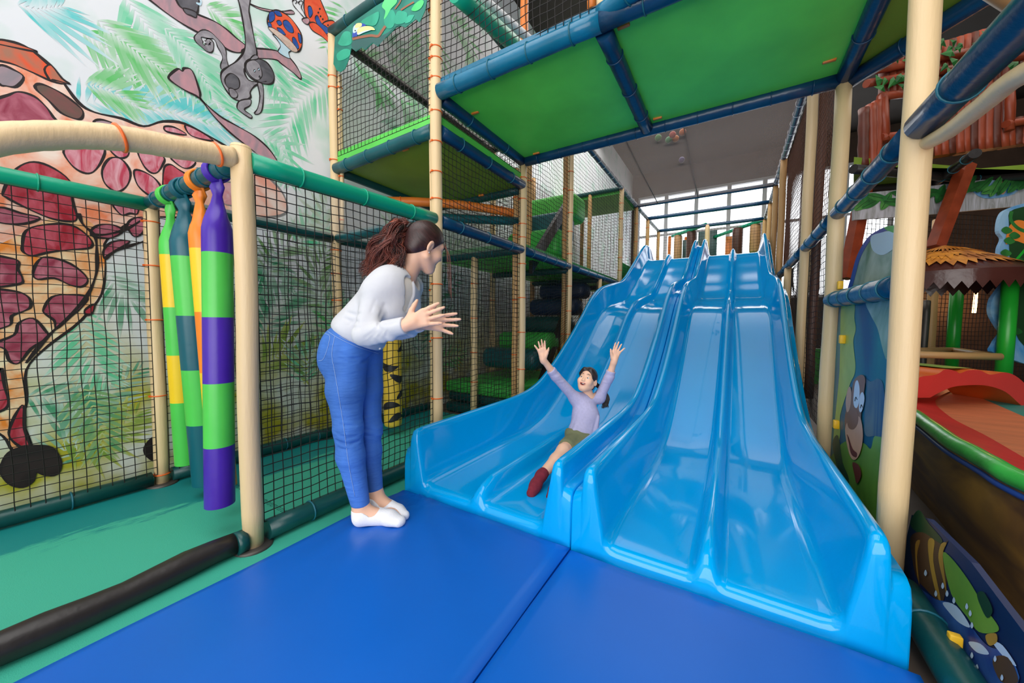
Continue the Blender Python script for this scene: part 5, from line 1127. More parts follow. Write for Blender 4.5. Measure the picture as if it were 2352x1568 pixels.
def sdf_mesh(fn, lo, hi, h, mb=None, matfn=None):
    lo = np.array(lo, float); hi = np.array(hi, float); q = 4
    nc = np.ceil((hi-lo)/(h*q)).astype(int)+1; n = nc*q
    cc_ = [lo[i]+h*q*(np.arange(nc[i])+.5)-h*.5 for i in range(3)]
    G = np.stack(np.meshgrid(*cc_, indexing='ij'), -1).reshape(-1, 3); dc = fn(G).reshape(nc)
    near = np.abs(dc) < h*q*1.3+.012
    A = np.repeat(np.repeat(np.repeat(dc, q, 0), q, 1), q, 2).astype(np.float32); Mk = np.repeat(np.repeat(np.repeat(near, q, 0), q, 1), q, 2)
    I = np.argwhere(Mk); V = np.empty(len(I), np.float32)
    for s in range(0, len(I), 400000): V[s:s+400000] = fn(lo+I[s:s+400000]*h)
    A[Mk] = V; ins = A < 0
    sh = [x-1 for x in A.shape]; c8 = np.zeros(sh, np.int8); corners = [(i, j, k) for i in (0, 1) for j in (0, 1) for k in (0, 1)]
    for i, j, k in corners: c8 += ins[i:i+sh[0], j:j+sh[1], k:k+sh[2]]
    act = np.argwhere((c8 > 0) & (c8 < 8)); idx = -np.ones(sh, np.int64); idx[tuple(act.T)] = np.arange(len(act))
    acc = np.zeros((len(act), 3)); cnt = np.zeros(len(act))
    val = {c: A[act[:, 0]+c[0], act[:, 1]+c[1], act[:, 2]+c[2]] for c in corners}
    for c in corners:
        for ax in range(3):
            if c[ax] == 0:
                e = list(c); e[ax] = 1; e = tuple(e); va, vb = val[c], val[e]; m = (va < 0) != (vb < 0); t = np.where(m, va/(va-vb+1e-20), 0)
                p = np.tile(np.array(c, float), (len(act), 1)); p[:, ax] += t; acc[m] += p[m]; cnt[m] += 1
    vert = lo+(act+acc/cnt[:, None])*h; faces = []
    for ax in range(3):
        a1, a2 = (ax+1) % 3, (ax+2) % 3; sl0 = [slice(None)]*3; sl1 = [slice(None)]*3; sl0[ax] = slice(0, -1); sl1[ax] = slice(1, None)
        d0, d1 = ins[tuple(sl0)], ins[tuple(sl1)]; E = np.argwhere(d0 != d1)
        E = E[(E[:, a1] > 0) & (E[:, a2] > 0) & (E[:, a1] < A.shape[a1]-1) & (E[:, a2] < A.shape[a2]-1)]
        def cell(o1, o2): f = E.copy(); f[:, a1] -= o1; f[:, a2] -= o2; return idx[f[:, 0], f[:, 1], f[:, 2]]
        qd = np.stack([cell(1, 1), cell(0, 1), cell(0, 0), cell(1, 0)], 1); fl = ~d0[tuple(E.T)]; qd[fl] = qd[fl][:, ::-1]; qd = qd[(qd >= 0).all(1)]; faces.append(qd)
    Fc = np.concatenate(faces)
    # light smoothing
    for _ in range(2):
        s_ = np.zeros_like(vert); c_ = np.zeros(len(vert))
        for a, b in ((0, 1), (1, 2), (2, 3), (3, 0)):
            np.add.at(s_, Fc[:, a], vert[Fc[:, b]]); np.add.at(c_, Fc[:, a], 1); np.add.at(s_, Fc[:, b], vert[Fc[:, a]]); np.add.at(c_, Fc[:, b], 1)
        vert = vert*.6+.4*s_/np.maximum(c_, 1)[:, None]
    mb = mb or MB(); mb.v = [tuple(v) for v in vert.tolist()]; mb.f = [tuple(f) for f in Fc.tolist()]
    mb.m = [0]*len(mb.f) if matfn is None else matfn(vert[Fc].mean(1)).tolist(); mb.sm = [True]*len(mb.f); return mb
def nrm(v): v = np.array(v, float); return v/np.linalg.norm(v)
def orth(f, u): f = nrm(f); u = nrm(np.array(u)-f*(np.array(u)@f)); return f, u, np.cross(u, f)      # forward, up, left
def hand(F, W, d, back, s, L, spread=.18, curl=.12, thumb=(.75, .62), kk=.004, lens=(.44, .49, .45, .36), fan=None):
    d = nrm(d); s = nrm(s-d*(s@d)); n = nrm(back); sc = L/.18
    F.cone(W-d*.02*sc, W+d*.03*sc, .024*sc, .026*sc, .02)
    for i, (o, l) in enumerate(zip((.030, .010, -.011, -.030), lens)):
        K = W+d*(.50*L-.006*abs(i-1)*sc)+s*o*sc
        F.cone(W+d*.02*sc+s*o*.55*sc, K, .0145*sc, .0125*sc, .012*sc)
        a = spread*((1.5-i)/1.5) if fan is None else fan[i]; dd = nrm(d*math.cos(a)+s*math.sin(a)); c1_ = nrm(dd-n*curl); c2 = nrm(dd-n*curl*2.2); c3 = nrm(dd-n*curl*3.3)
        A = K; 
        for seg_, (cc1, fr, r0, r1) in enumerate(((c1_, .46, .0098, .0092), (c2, .30, .0092, .0084), (c3, .24, .0084, .0066))):
            B = A+cc1*l*L*fr; F.cone(A, B, r0*sc, r1*sc, kk*sc if seg_ else .006*sc); A = B
    T0 = W+d*.10*L+s*.026*sc-n*.006*sc; td = nrm(d*thumb[0]+s*thumb[1]-n*.15); T1 = T0+td*.20*L; T2 = T1+nrm(td+d*.25)*.15*L; T3 = T2+nrm(td+d*.4)*.13*L
    F.cone(T0, T1, .0165*sc, .0125*sc, .014*sc); F.cone(T1, T2, .0118*sc, .0105*sc, .005); F.cone(T2, T3, .0105*sc, .0075*sc, .005)
def head(F, c, f, u, l, s, neck, smile=0, nr=(.050, .056), kid=0):
    Q = lambda a, b, d_: c+(f*a+l*b+u*d_)*s; AX = np.array([f, l, u])
    F.ell(Q(-.012, 0, .032), np.array([.098, .076, .090])*s, AX, .02)
    if kid:
        F.ell(Q(.026, 0, -.036), np.array([.066, .064, .074])*s, AX, .03*s); F.ball(Q(.062, 0, -.092), .020*s, .04*s)
        for sg in (-1, 1): F.cone(Q(.050, .018*sg, -.090), Q(.0, .052*sg, -.050), .016*s, .020*s, .04*s)
    else:
        F.ell(Q(.030, 0, -.040), np.array([.062, .058, .076])*s, AX, .03*s); F.ball(Q(.070, 0, -.100), .021*s, .03*s)
        for sg in (-1, 1): F.cone(Q(.066, .012*sg, -.100), Q(.0, .056*sg, -.058), .018*s, .019*s, .03*s)
    for sg in (-1, 1):
        F.ball(Q(.060, .040*sg, -.026), (.029 if kid else .028)*s, .025*s)
        if not kid: F.cone(Q(.082, .010*sg, .030), Q(.066, .044*sg, .030), .012*s, .012*s, .02*s)
        F.ball(Q(.101, .030*sg, .004), (.0125 if kid else .0135)*s, .014*s, '-')
        k_ = .0022 if kid else 0
        F.cone(Q(.083, .015*sg, .0075-k_), Q(.0868, .030*sg, .0115-k_), .0040*s, .0046*s, .004*s); F.cone(Q(.0868, .030*sg, .0115-k_), Q(.075, .046*sg, .005-k_), .0046*s, .0035*s, .004*s)
        F.cone(Q(.083, .015*sg, -.001), Q(.0855, .031*sg, -.0040+k_*.8), .0036*s, .0048*s, .004*s); F.cone(Q(.0855, .031*sg, -.0040+k_*.8), Q(.075, .046*sg, .002), .0048*s, .0032*s, .004*s)
        oN = nrm(l*sg+f*.45); eA = np.array([nrm(f*.95-u*.25), oN, nrm(u*.95+f*.25)]); eA[0] = nrm(eA[0]-oN*(eA[0]@oN)); eA[2] = np.cross(eA[0], eA[1])
        ec = Q(-.012, .079*sg, -.004); F.ell(ec, np.array([.020, .009, .034])*s, eA, .005*s)
        F.ell(ec+(oN*.010-u*.004+f*.002)*s, np.array([.011, .008, .019])*s, eA, .004*s, '-')
        F.ball(Q(.094, .0095*sg, -.029), .0075*s, .008*s)
    if kid: F.cone(Q(.088, 0, .008), Q(.101, 0, -.024), .0060*s, .0092*s, .016*s)
    else: F.cone(Q(.090, 0, .018), Q(.108, 0, -.024), .0070*s, .0098*s, .014*s)
    F.ell(Q(.089, 0, -.052), np.array([.011, .024, .008])*s, AX, .010*s); F.ell(Q(.084, 0, -.074), np.array([.011, .020, .008])*s, AX, .010*s)
    if smile:
        F.ell(Q(.098, 0, -.059), np.array([.026, .0225, .0095*smile])*s, AX, .004*s, '-')
        for sg in (-1, 1): F.ball(Q(.095, .022*sg, -.054), .006*s, .004*s, '-')
    F.cone(Q(-.030, 0, -.050), neck, nr[0]*s, nr[1]*s, .02*s)
    return Q, AX
P3 = lambda x, y, D: ond(x, y, D)
def bbox(*pts, m=.08): P = np.array(pts); return P.min(0)-m, P.max(0)+m
M['skin'] = mat('light_skin', S(232, 184, 156), .48, .05, 14, 0, 1, (1, 1, 1), .4, 0, 0, .12)
M['skin2'] = mat('warm_light_skin', S(236, 188, 160), .48, .05, 14, 0, 1, (1, 1, 1), .4, 0, 0, .12)
M['lip2'] = mat('natural_lips', S(206, 118, 108), .4, 0); M['lip'] = mat('lips', S(196, 92, 88), .4, 0); M['teeth'] = mat('teeth', S(244, 240, 232), .25, 0); M['mouthin'] = mat('mouth_interior', S(96, 26, 30), .5, 0)
M['eyewhite'] = mat('eye_white', S(238, 236, 232), .2, 0); M['iris'] = mat('dark_brown_iris', S(44, 26, 18), .15, 0); M['brow'] = mat('dark_brow', S(52, 34, 30), .7, 0)
M['hairdk'] = mat('dark_brown_hair', S(46, 26, 26), .36, .3, 60, .5, 120, (1, 1, .15), .5); M['hairauburn'] = mat('auburn_hair', S(104, 46, 34), .38, .4, 25, .3, 90, (1, 1, .3), .6); M['hairauburn2'] = mat('light_auburn_hair', S(146, 72, 48), .38, .3, 25, .3, 90, (1, 1, .3), .6)
def hairmat(name, c, d):
    m, t, b, N, L = nodes_of(name); d = nrm(d); a = np.array([0, 0, 1.]); e2 = nrm(np.cross(d, a)); e3 = np.cross(d, e2)
    tc = N.new('ShaderNodeTexCoord'); m1 = N.new('ShaderNodeMapping'); m2 = N.new('ShaderNodeMapping')
    m1.inputs['Rotation'].default_value = Matrix((tuple(d), tuple(e2), tuple(e3))).to_euler(); m2.inputs['Scale'].default_value = (6, 150, 150)
    L.new(tc.outputs['Object'], m1.inputs[0]); L.new(m1.outputs[0], m2.inputs[0]); nz = N.new('ShaderNodeTexNoise'); nz.inputs['Scale'].default_value = 1; nz.inputs['Detail'].default_value = 3; L.new(m2.outputs[0], nz.inputs['Vector'])
    cr = N.new('ShaderNodeValToRGB'); e = cr.color_ramp.elements; e[0].position = .3; e[1].position = .75; e[0].color = tuple(x*.6 for x in c[:3])+(1,); e[1].color = tuple(min(1, x*1.7) for x in c[:3])+(1,)
    L.new(nz.outputs['Fac'], cr.inputs[0]); L.new(cr.outputs[0], b.inputs['Base Color']); b.inputs['Roughness'].default_value = .42
    bp = N.new('ShaderNodeBump'); bp.inputs['Strength'].default_value = .5; bp.inputs['Distance'].default_value = .002; L.new(nz.outputs['Fac'], bp.inputs['Height']); L.new(bp.outputs[0], b.inputs['Normal']); return m
M['hairblack'] = mat('black_brown_hair', S(36, 28, 28), .34, .3, 60, .4, 120, (1, 1, .15), .5)
M['knit'] = mat('white_knit', S(202, 203, 209), .85, .02, 20, .35, 14); M['tee'] = mat('cream_cotton', S(246, 236, 222), .85, .02, 20, .1, 200)
def denim():
    m, t, b, N, L = nodes_of('washed_blue_denim')
    cr, nz, mp = vary(t, S(58, 112, 194), .34, 5, (1, 1, .5), 5); L.new(cr.outputs[0], b.inputs['Base Color']); b.inputs['Roughness'].default_value = .8
    n2 = N.new('ShaderNodeTexNoise'); n2.inputs['Scale'].default_value = 420; tc = N.new('ShaderNodeTexCoord'); L.new(tc.outputs['Object'], n2.inputs['Vector'])
    w = N.new('ShaderNodeTexNoise'); w.inputs['Scale'].default_value = 22; w.inputs['Detail'].default_value = 2; mp3 = N.new('ShaderNodeMapping'); mp3.inputs['Scale'].default_value = (.5, .5, 2.2); L.new(tc.outputs['Object'], mp3.inputs[0]); L.new(mp3.outputs[0], w.inputs['Vector'])
    bp = N.new('ShaderNodeBump'); bp.inputs['Strength'].default_value = .3; bp.inputs['Distance'].default_value = .002; L.new(n2.outputs['Fac'], bp.inputs['Height'])
    b2 = N.new('ShaderNodeBump'); b2.inputs['Strength'].default_value = .5; b2.inputs['Distance'].default_value = .012; L.new(w.outputs['Fac'], b2.inputs['Height']); L.new(bp.outputs[0], b2.inputs['Normal']); L.new(b2.outputs[0], b.inputs['Normal']); return m
M['denim'] = denim(); M['stitch'] = mat('pale_stitching', S(150, 176, 218), .8, 0); M['sockw'] = mat('white_cotton_sock', S(240, 240, 246), .9, .03, 20, .3, 200)
M['lilac'] = mat('lilac_grey_jersey', S(176, 172, 206), .9, .06, 60, .2, 260); M['olive'] = mat('olive_cotton', S(112, 116, 84), .85, .1, 20, .2, 160); M['sockred'] = mat('maroon_knit_sock', S(118, 26, 44), .9, .15, 60, .3, 260)
M['metal'] = mat('silver', S(210, 210, 215), .2, 0, 1, 0, 1, (1, 1, 1), .5, 0, 1)

# ------------------------------------------------------------------ the woman
Lw = nrm(FW*[1, 1, 0]*.966+RT*[1, 1, 0]*.26)                              # her left
pel, wai, che, nk = P3(806, 796, 1.93), P3(836, 744, 1.93), P3(889, 692, 1.93), P3(930, 640, 1.93)
def frame(a, b): s_ = nrm(b-a); fr = nrm(np.cross(Lw, s_)); fr = fr if fr@RT > 0 else -fr; return np.array([Lw, fr, s_])
ax1, ax2, ax3 = frame(pel, wai), frame(wai, che), frame(che, nk)
shR, shL = P3(866, 672, 1.80), P3(944, 658, 2.07)
elR, wrR = P3(835, 769, 1.73), P3(936, 746, 1.66)
elL, wrL = P3(912, 758, 2.0), P3(966, 743, 1.76)
hipR, hipL = P3(797, 822, 1.85), P3(838, 815, 2.01)
knR, knL = P3(800, 985, 1.84), P3(848, 985, 2.00)
anR, anL = P3(828, 1158, 1.88), P3(862, 1128, 2.01)
hdc = P3(977, 566, 1.93); hf, hu, hl = orth(RT*.78+FW*.80-UP*.36, UP*.95+RT*.28); HS = 1.0
def torso(F, g=0.0, k=.06, low=True):
    F.ell(che, (.158+g, .108+g, .165+g), ax2, k); F.ell(wai, (.132+g, .094+g, .13+g), ax2, k)
    F.ell((che+nk)/2+ax3[1]*.0, (.145+g, .085+g, .09+g), ax3, k)
    for sg in (-1, 1): F.ball(che+ax2[1]*.075+ax2[0]*.07*sg+ax2[2]*.01, .062+g, .05)
    if low: F.ell(pel, (.165+g, .118+g, .12+g), ax1, k)
    return F
def arm(F, sh, el, wr, g=0., k=.03, r=(.052, .042, .030)):
    F.cone(nk+(sh-nk)*.35-ax3[2]*.03, sh, r[0]+g, r[0]+g, .06); F.cone(sh, el, r[0]+g, r[1]+g, k); F.cone(el, wr, r[1]+g, r[2]+g, .02); return F
def foot(F, an, heel, ball, toe, g=0., rr=(.034, .031, .022)):
    F.cone(an, heel+[0, 0, .012], .036+g, .034+g, .03); F.cone(heel, ball, rr[0]+g, rr[1]+g, .03); F.cone(an-[0, 0, .03], ball+[0, 0, .005], .032+g, .026+g, .03)
    sd = nrm(np.cross(toe-heel, [0, 0, 1])); F.cone(ball, toe, rr[1]*.9+g, rr[2]+g, .02); F.cone(ball+sd*.022, toe+sd*.018-nrm(toe-heel)*.008, .024+g, .017+g, .015); F.cone(ball-sd*.024, toe-sd*.022-nrm(toe-heel)*.03, .022+g, .015+g, .015); return F
ftR = (onz(829, 1190, .034), onz(896, 1189, .030), onz(920, 1196, .024)); ftL = (onz(868, 1164, .034), onz(912, 1176, .030), onz(929, 1183, .024))
Wb = F_(); torso(Wb, -.014); arm(Wb, shR, elR, wrR, r=(.046, .038, .026)); arm(Wb, shL, elL, wrL, r=(.046, .038, .026))
for hp, kn, an, ft in ((hipR, knR, anR, ftR), (hipL, knL, anL, ftL)):
    Wb.cone(hp, kn, .080, .050, .05); Wb.cone(kn, an, .050, .034, .03); Wb.ball(kn+(an-kn)*.3-RT*.012, .05, .03); foot(Wb, an, *ft)
Qh, AXh = head(Wb, hdc, hf, hu, hl, HS, nk, 1.25)
hand(Wb, wrR, RT*.92+UP*.40, -FW, UP*.95-RT*.35, .188, fan=(.06, -.02, -.14, -.34), curl=.06, thumb=(.62, .78))
hand(Wb, wrL+RT*.01, RT*.98+UP*.06+FW*.05, FW, UP+RT*.05, .186, fan=(.10, .0, -.12, -.42), curl=.03, thumb=(.60, .80))
Wb.half((0, 0, .003), (0, 0, 1), .003)
WOMAN = empty('person', (-1.55, 1.24, 0)); tag(WOMAN, 'woman in white cardigan and blue jeans bending forward and clapping by the slide', 'person')
lo, hi = bbox(ftR[0], ftR[2], ftL[2], hdc+UP*.1, elR, P3(1085, 720, 1.75), hipR-RT*.1, shL)
def wm(C_):
    m = np.zeros(len(C_), int); d = C_-hdc; a, b, c = d@hf/HS, d@hl/HS, d@hu/HS
    m[(np.abs(b) < .026) & (a > .088) & (c < -.045) & (c > -.082)] = 1; return m
WB = obj('body', sdf_mesh(Wb, lo, hi, .0045, None, wm), [M['skin'], M['lip']], WOMAN)
# face details
for sg in (-1, 1):
    e = Qh(.079, .030*sg, .006); obj('eye', MB().lathe(e-[0, 0, .0115], [(max(.0005, .0115*math.sin(a)), .0115-.0115*math.cos(a)) for a in np.linspace(0, math.pi, 9)], 14), M['eyewhite'], WB)
    obj('eyebrow', tube_mb([Qh(.096, .012*sg, .030), Qh(.094, .028*sg, .038), Qh(.080, .046*sg, .032)], [.003, .004, .002], seg=6), M['brow'], WB)
obj('teeth', MB().grid([[Qh(.086+.006*math.cos(a), .024*math.sin(a), z) for a in np.linspace(-1.2, 1.2, 9)] for z in (-.054, -.062)]), M['teeth'], WB)
obj('earring', MB().lathe(Qh(-.004, -.080, -.040), [(.0005, 0), (.004, .002), (.005, .005), (.004, .008), (.0005, .010)], 10), M['metal'], WB)
# hair
Hc = F_(); Hc.ell(Qh(-.014, 0, .034), np.array([.1045, .0815, .0965])*HS, AXh, .01); Hc.ell(Qh(-.055, 0, -.02), np.array([.055, .062, .07])*HS, AXh, .02)
Hc.half(Qh(0, 0, 0)+(hu*.80-hf*.60)*(-.020), hu*.80-hf*.60, .008)
Hc.ell(Qh(.088, 0, -.034), np.array([.086, .14, .094])*HS, AXh, .006, '-')
for sg in (-1, 1): Hc.ell(Qh(-.008, .09*sg, -.012), np.array([.024, .03, .032])*HS, AXh, .004, '-')
M['hairw'] = hairmat('combed_dark_brown_hair', S(50, 27, 26), nrm(hf*.75-hu*.35-hl*.3)); obj('hair', sdf_mesh(Hc, hdc-.16, hdc+.16, .0035), M['hairw'], WOMAN)
tie = P3(938, 522, 1.93)
obj('hair_tie', ring(ring(ring(MB(), tie+nrm(P3(974, 555, 1.93)-tie)*.004, P3(974, 555, 1.93)-tie, .026, .010, 16), tie, P3(974, 555, 1.93)-tie, .024, .010, 16), tie-nrm(P3(974, 555, 1.93)-tie)*.008, P3(974, 555, 1.93)-tie, .022, .009, 16), M['blackpad'], WOMAN)
random.seed(21)
def lock(pts, r, ph, amp, turns, nn=26):
    C_ = spline(pts, 8, False); n = len(C_); T = np.gradient(C_, axis=0); T /= np.linalg.norm(T, axis=1)[:, None]; A = np.cross(T, FW); A /= np.linalg.norm(A, axis=1)[:, None]; B_ = np.cross(T, A); out = []; rr = []
    for i in range(n):
        t = i/(n-1); am = amp*min(1, t*2.2); q = ph+turns*2*math.pi*t; out.append(C_[i]+am*(math.cos(q)*A[i]+math.sin(q)*B_[i])); rr.append(r*(.55+.9*math.sin(math.pi*min(.93, t*.85+.12))))
    return out, rr
PT = MB(); core = F_()
for a, b, ra, rb in (((930, 530), (893, 560), .03, .055), ((893, 560), (872, 600), .058, .055), ((915, 545), (905, 610), .035, .045), ((872, 600), (858, 622), .05, .03)): core.cone(P3(a[0], a[1], 1.93), P3(b[0], b[1], 1.90), ra, rb, .03)
cm = sdf_mesh(core, P3(890, 580, 1.91)-.26, P3(890, 580, 1.91)+.26, .008); PT.add(cm.v, cm.f, 0, True)
rs = np.random.RandomState(7)
for i in range(64):
    u = (i+.5)/64 if i % 2 else random.random(); v = random.random(); D = 1.915+random.uniform(-.09, .06)
    ex = 832+u*102; ey = 614+40*math.sin(math.pi*min(1, u*.72+.26))+random.uniform(-34, 6)
    m1 = (934-(.12+.78*v)*40, 517-9*math.sin(v*3)+random.uniform(-2, 24)); m2 = (m1[0]+(ex-m1[0])*.55-9*(1-u)+random.uniform(-8, 8), m1[1]+(ey-m1[1])*random.uniform(.38, .55))
    ph, am, tu = random.uniform(0, 6.3), random.uniform(.012, .022), random.uniform(1.5, 2.6); cm_ = random.choice([0, 1, 1, 1, 2])
    cpts = [tie, P3(m1[0], m1[1], 1.93+(D-1.93)*.5), P3(m2[0], m2[1], D), P3(ex, ey, D)]
    for j in range(34):
        o1, o2, o3 = rs.normal(0, .006, 3), rs.normal(0, .0085, 3), rs.normal(0, .008, 3)
        pts, rr = lock([cpts[0]+rs.uniform(-.012, .012, 3), cpts[1]+o1, cpts[2]+o2, cpts[3]+o3+(cpts[3]-cpts[2])*rs.uniform(-.25, .12)], rs.uniform(.0007, .0014), ph+rs.normal(0, .18), am*rs.uniform(.85, 1.15), tu*rs.uniform(.97, 1.03))
        PT.tube(pts, rr, 3, cm_ if rs.rand() < .8 else 1, cap=False)
obj('ponytail', PT, [M['hairdk'], M['hairauburn'], M['hairauburn2']], WOMAN)
fl = MB()
for k_ in range(4): p_, r_ = lock([Qh(.07, -.05+.02*k_, .06), P3(1027+k_, 580, 1.93), P3(1029+2*k_, 630, 1.92), P3(1030+3*k_, 672+6*k_, 1.92)], .0009, k_, .003, 1); fl.tube(p_, r_, 5)
obj('loose_strands', fl, M['hairauburn'], WOMAN)
# cardigan, tee, jeans, socks
Ca = F_(); torso(Ca, .022, .06, False); Ca.ell(P3(826, 768, 1.93), (.165, .128, .075), ax1, .05); arm(Ca, shR, elR, wrR, .013, r=(.053, .050, .030)); arm(Ca, shL, elL, wrL, .013, r=(.053, .048, .030))
for e, w, s_ in ((elR, wrR, shR), (elL, wrL, shL)):
    for t, am in ((.15, .006), (.3, .005), (.48, .004), (.65, .004)):
        c = e+(w-e)*t; Ca.ball(c-UP*.03+nrm(w-e)*.01, .022+am, .012)
    for t in (.55, .75, .9): Ca.ball(s_+(e-s_)*t+RT*.035, .03, .015)
cuff = lambda e, w: (w-nrm(w-e)*.012, -(nrm(w-e)))
body_cut = F_(); body_cut.field(Ca)
# hem along the waist
hem_n = nrm(UP*.844+RT*.536); body_cut.half(P3(822, 778, 1.93), hem_n, .006)
class Un:
    def __init__(s, *f): s.f = f
    def __call__(s, P): return np.minimum.reduce([g(P) for g in s.f])
def sleeve(sh, el, wr):
    F = F_(); F.cone(sh, el, .064, .050, .02); F.cone(el, wr, .050, .041, .02)
    for t in (.12, .26, .42, .6): F.ball(el+(wr-el)*t-UP*.032+RT*.008, .026, .014)
    for t in (.5, .7, .88): F.ball(sh+(el-sh)*t+RT*.03-FW*.01, .034, .016)
    return F.half(*cuff(el, wr), .004)
cardF = F_(); cardF.field(torso(F_(), .022, .06, False).ell(P3(826, 768, 1.93), (.168, .130, .08), ax1, .05).cone(nk+(shR-nk)*.2-ax3[2]*.03, shR, .06, .066, .05).cone(nk+(shL-nk)*.2-ax3[2]*.03, shL, .06, .066, .05).half(P3(822, 778, 1.93), hem_n, .006), .03)
cardF.field(sleeve(shR, elR, wrR), .02); cardF.field(sleeve(shL, elL, wrL), .02)
def hit(F, x, y):
    d = ray(x, y); t = 1.45
    while t < 2.3:
        v = float(F((CAM+d*t)[None])[0])
        if v < .001: break
        t += max(v*.6, .001)
    return CAM+d*t
_op = [hit(cardF, x, y) for x, y in ((942, 648), (943, 678), (938, 706), (927, 738))]
for a_, b_, r0, r1 in zip(_op[:-1], _op[1:], (.036, .034, .026), (.034, .026, .008)): cardF.cone(a_, b_, r0, r1, .004, '-')
cardF.cone(nk+ax3[1]*.02, nk+ax3[2]*.09+ax3[1]*.03, .070, .075, .012, '-')               # neckline
def groove(F, pl, r0, k=.012, depth=.45):
    H = [hit(F, x, y) for x, y in pl]; G = F_(); n_ = len(H)-1
    if max(np.linalg.norm(b_-a_) for a_, b_ in zip(H[:-1], H[1:])) > .11: return
    for i, (a_, b_) in enumerate(zip(H[:-1], H[1:])):
        d0 = nrm(CAM-a_)*r0*(1-depth); G.cone(a_+d0, b_+d0, r0*(.5 if i == 0 else 1), r0*(.4 if i == n_-1 else 1), .002)
    F.field(G, k, 0, '-')
_c0 = F_().field(cardF)
for pl, r0 in (([(868, 748), (854, 764), (838, 776)], .007), ([(873, 754), (860, 768), (850, 779)], .006), ([(880, 755), (874, 766), (868, 775)], .0055), ([(888, 762), (886, 772)], .005), ([(884, 700), (876, 725), (868, 750)], .009), ([(795, 716), (812, 722), (826, 720)], .006), ([(790, 730), (806, 738), (822, 738)], .006), ([(800, 745), (815, 752), (826, 752)], .005), ([(862, 690), (852, 715)], .006), ([(880, 745), (898, 742), (912, 738)], .006), ([(775, 742), (800, 762), (822, 776)], .005)):
    groove(cardF, pl, r0)
CO = obj('cardigan', sdf_mesh(cardF, lo, hi, .0045), M['knit'], WOMAN)
for x, y in ((872, 800),):
    c = hit(_c0, x, y); d = nrm(CAM-c); obj('button', tube_mb([c-d*.002, c+d*.003], .0055, seg=12), M['teeth'], CO)
teeF = torso(F_(), .010, .06, False).half(P3(830, 765, 1.93), hem_n, .01); teeF.cone(nk+ax3[1]*.02, nk+ax3[2]*.09+ax3[1]*.04, .056, .062, .010, '-')
obj('tee_shirt', sdf_mesh(teeF, lo, hi, .007), M['tee'], WOMAN)
Je = F_(); Je.ell(pel, (.172, .122, .115), ax1, .05); Je.ell(P3(776, 826, 1.87), (.098, .095, .105), None, .06); Je.ell(P3(806, 822, 2.0), (.09, .09, .10), None, .05)
for hp, kn, an, rr in ((hipR, knR, anR, (.098, .066, .064, .047)), (hipL, knL, anL, (.096, .064, .060, .045))):
    mid = hp+(kn-hp)*.45-RT*.010; ca_ = kn+(an-kn)*.35-RT*.010
    Je.cone(hp, mid, rr[0], .089, .04); Je.cone(mid, kn, .089, rr[1], .03); Je.cone(kn, ca_, rr[1], rr[2], .03); Je.cone(ca_, an, rr[2], rr[3]-.004, .03)
    for t, a in ((.95, .006), (1.0, -.006), (1.06, .006)): c = hp+(kn-hp)*t+RT*a; Je.ell(c, (.062, .062, .008), None, .012)
wb_ = F_(); wb_.field(Je); 
JeC = F_(); JeC.field(Je).half(P3(814, 765, 1.93), -ax1[2]*.97+ax1[1]*.05, .006)
cutR = F_().half(anR+[0, 0, .012], (0, 0, 1)); JeC.half((0, 0, float(anL[2])-.004), (0, 0, 1), .003)
# the near leg ends lower than the far one
JeL = F_(); mid = knR+(anR-knR)*.4; JeL.cone(knR, knR+(anR-knR)*.35-RT*.01, .066, .064, .02); JeL.cone(knR+(anR-knR)*.35-RT*.01, anR, .064, .043, .02); JeL.half(anR+[0, 0, .0], (0, 0, 1), .003)
JeT = F_(); JeT.field(JeC).field(JeL, .01)
for pl, r0 in (([(775, 808), (800, 822), (826, 826)], .008), ([(772, 818), (798, 832), (822, 834)], .006), ([(868, 800), (850, 822), (832, 832)], .008), ([(835, 834), (838, 880), (836, 940)], .007), ([(772, 996), (795, 1006), (826, 1000)], .007), ([(771, 1012), (800, 1022), (828, 1012)], .007), ([(776, 1028), (800, 1034)], .005), ([(838, 985), (860, 990)], .006), ([(838, 1000), (862, 1004)], .006), ([(782, 975), (815, 978)], .005)):
    groove(JeT, pl, r0)
JO = obj('jeans', sdf_mesh(JeT, lo, hi, .0045), M['denim'], WOMAN)
def surf_line(F, pts, off=.0006, mr=.0011):
    # stitching line pulled onto the cloth: march each point along the view towards the surface
    out = []
    for p in pts:
        p = np.array(p, float); d = nrm(CAM-p); tt = .16; hit = False
        while tt > -.2:
            s_ = float(F((p+d*tt)[None])[0])
            if s_ < .001: hit = True; break
            tt -= max(s_*.7, .0008)
        if hit: out.append(p+d*(tt+off))
    if len(out) < 2: out = [p, p+np.array([0, 0, .001])]
    return tube_mb(out, mr, seg=5)
_sp = lambda pts, D: [P3(x, y, D) for x, y in spline(pts, 6, False)]
sd_ = surf_line(JeT, _sp([(769, 772), (762, 812), (768, 850), (780, 920), (790, 985), (800, 1060), (815, 1140)], 1.84)); o = obj('side_seam', sd_, M['stitch'], JO)
obj('back_pocket', surf_line(JeT, _sp([(745, 766), (757, 772), (752, 800), (742, 825), (731, 828)], 1.86)), M['stitch'], JO)
obj('front_pocket', surf_line(JeT, _sp([(780, 772), (800, 782), (832, 790)], 1.84)), M['stitch'], JO)
obj('waistband_seam', surf_line(JeT, _sp([(748, 757), (775, 775), (820, 796), (870, 812)], 1.84)), M['stitch'], JO)
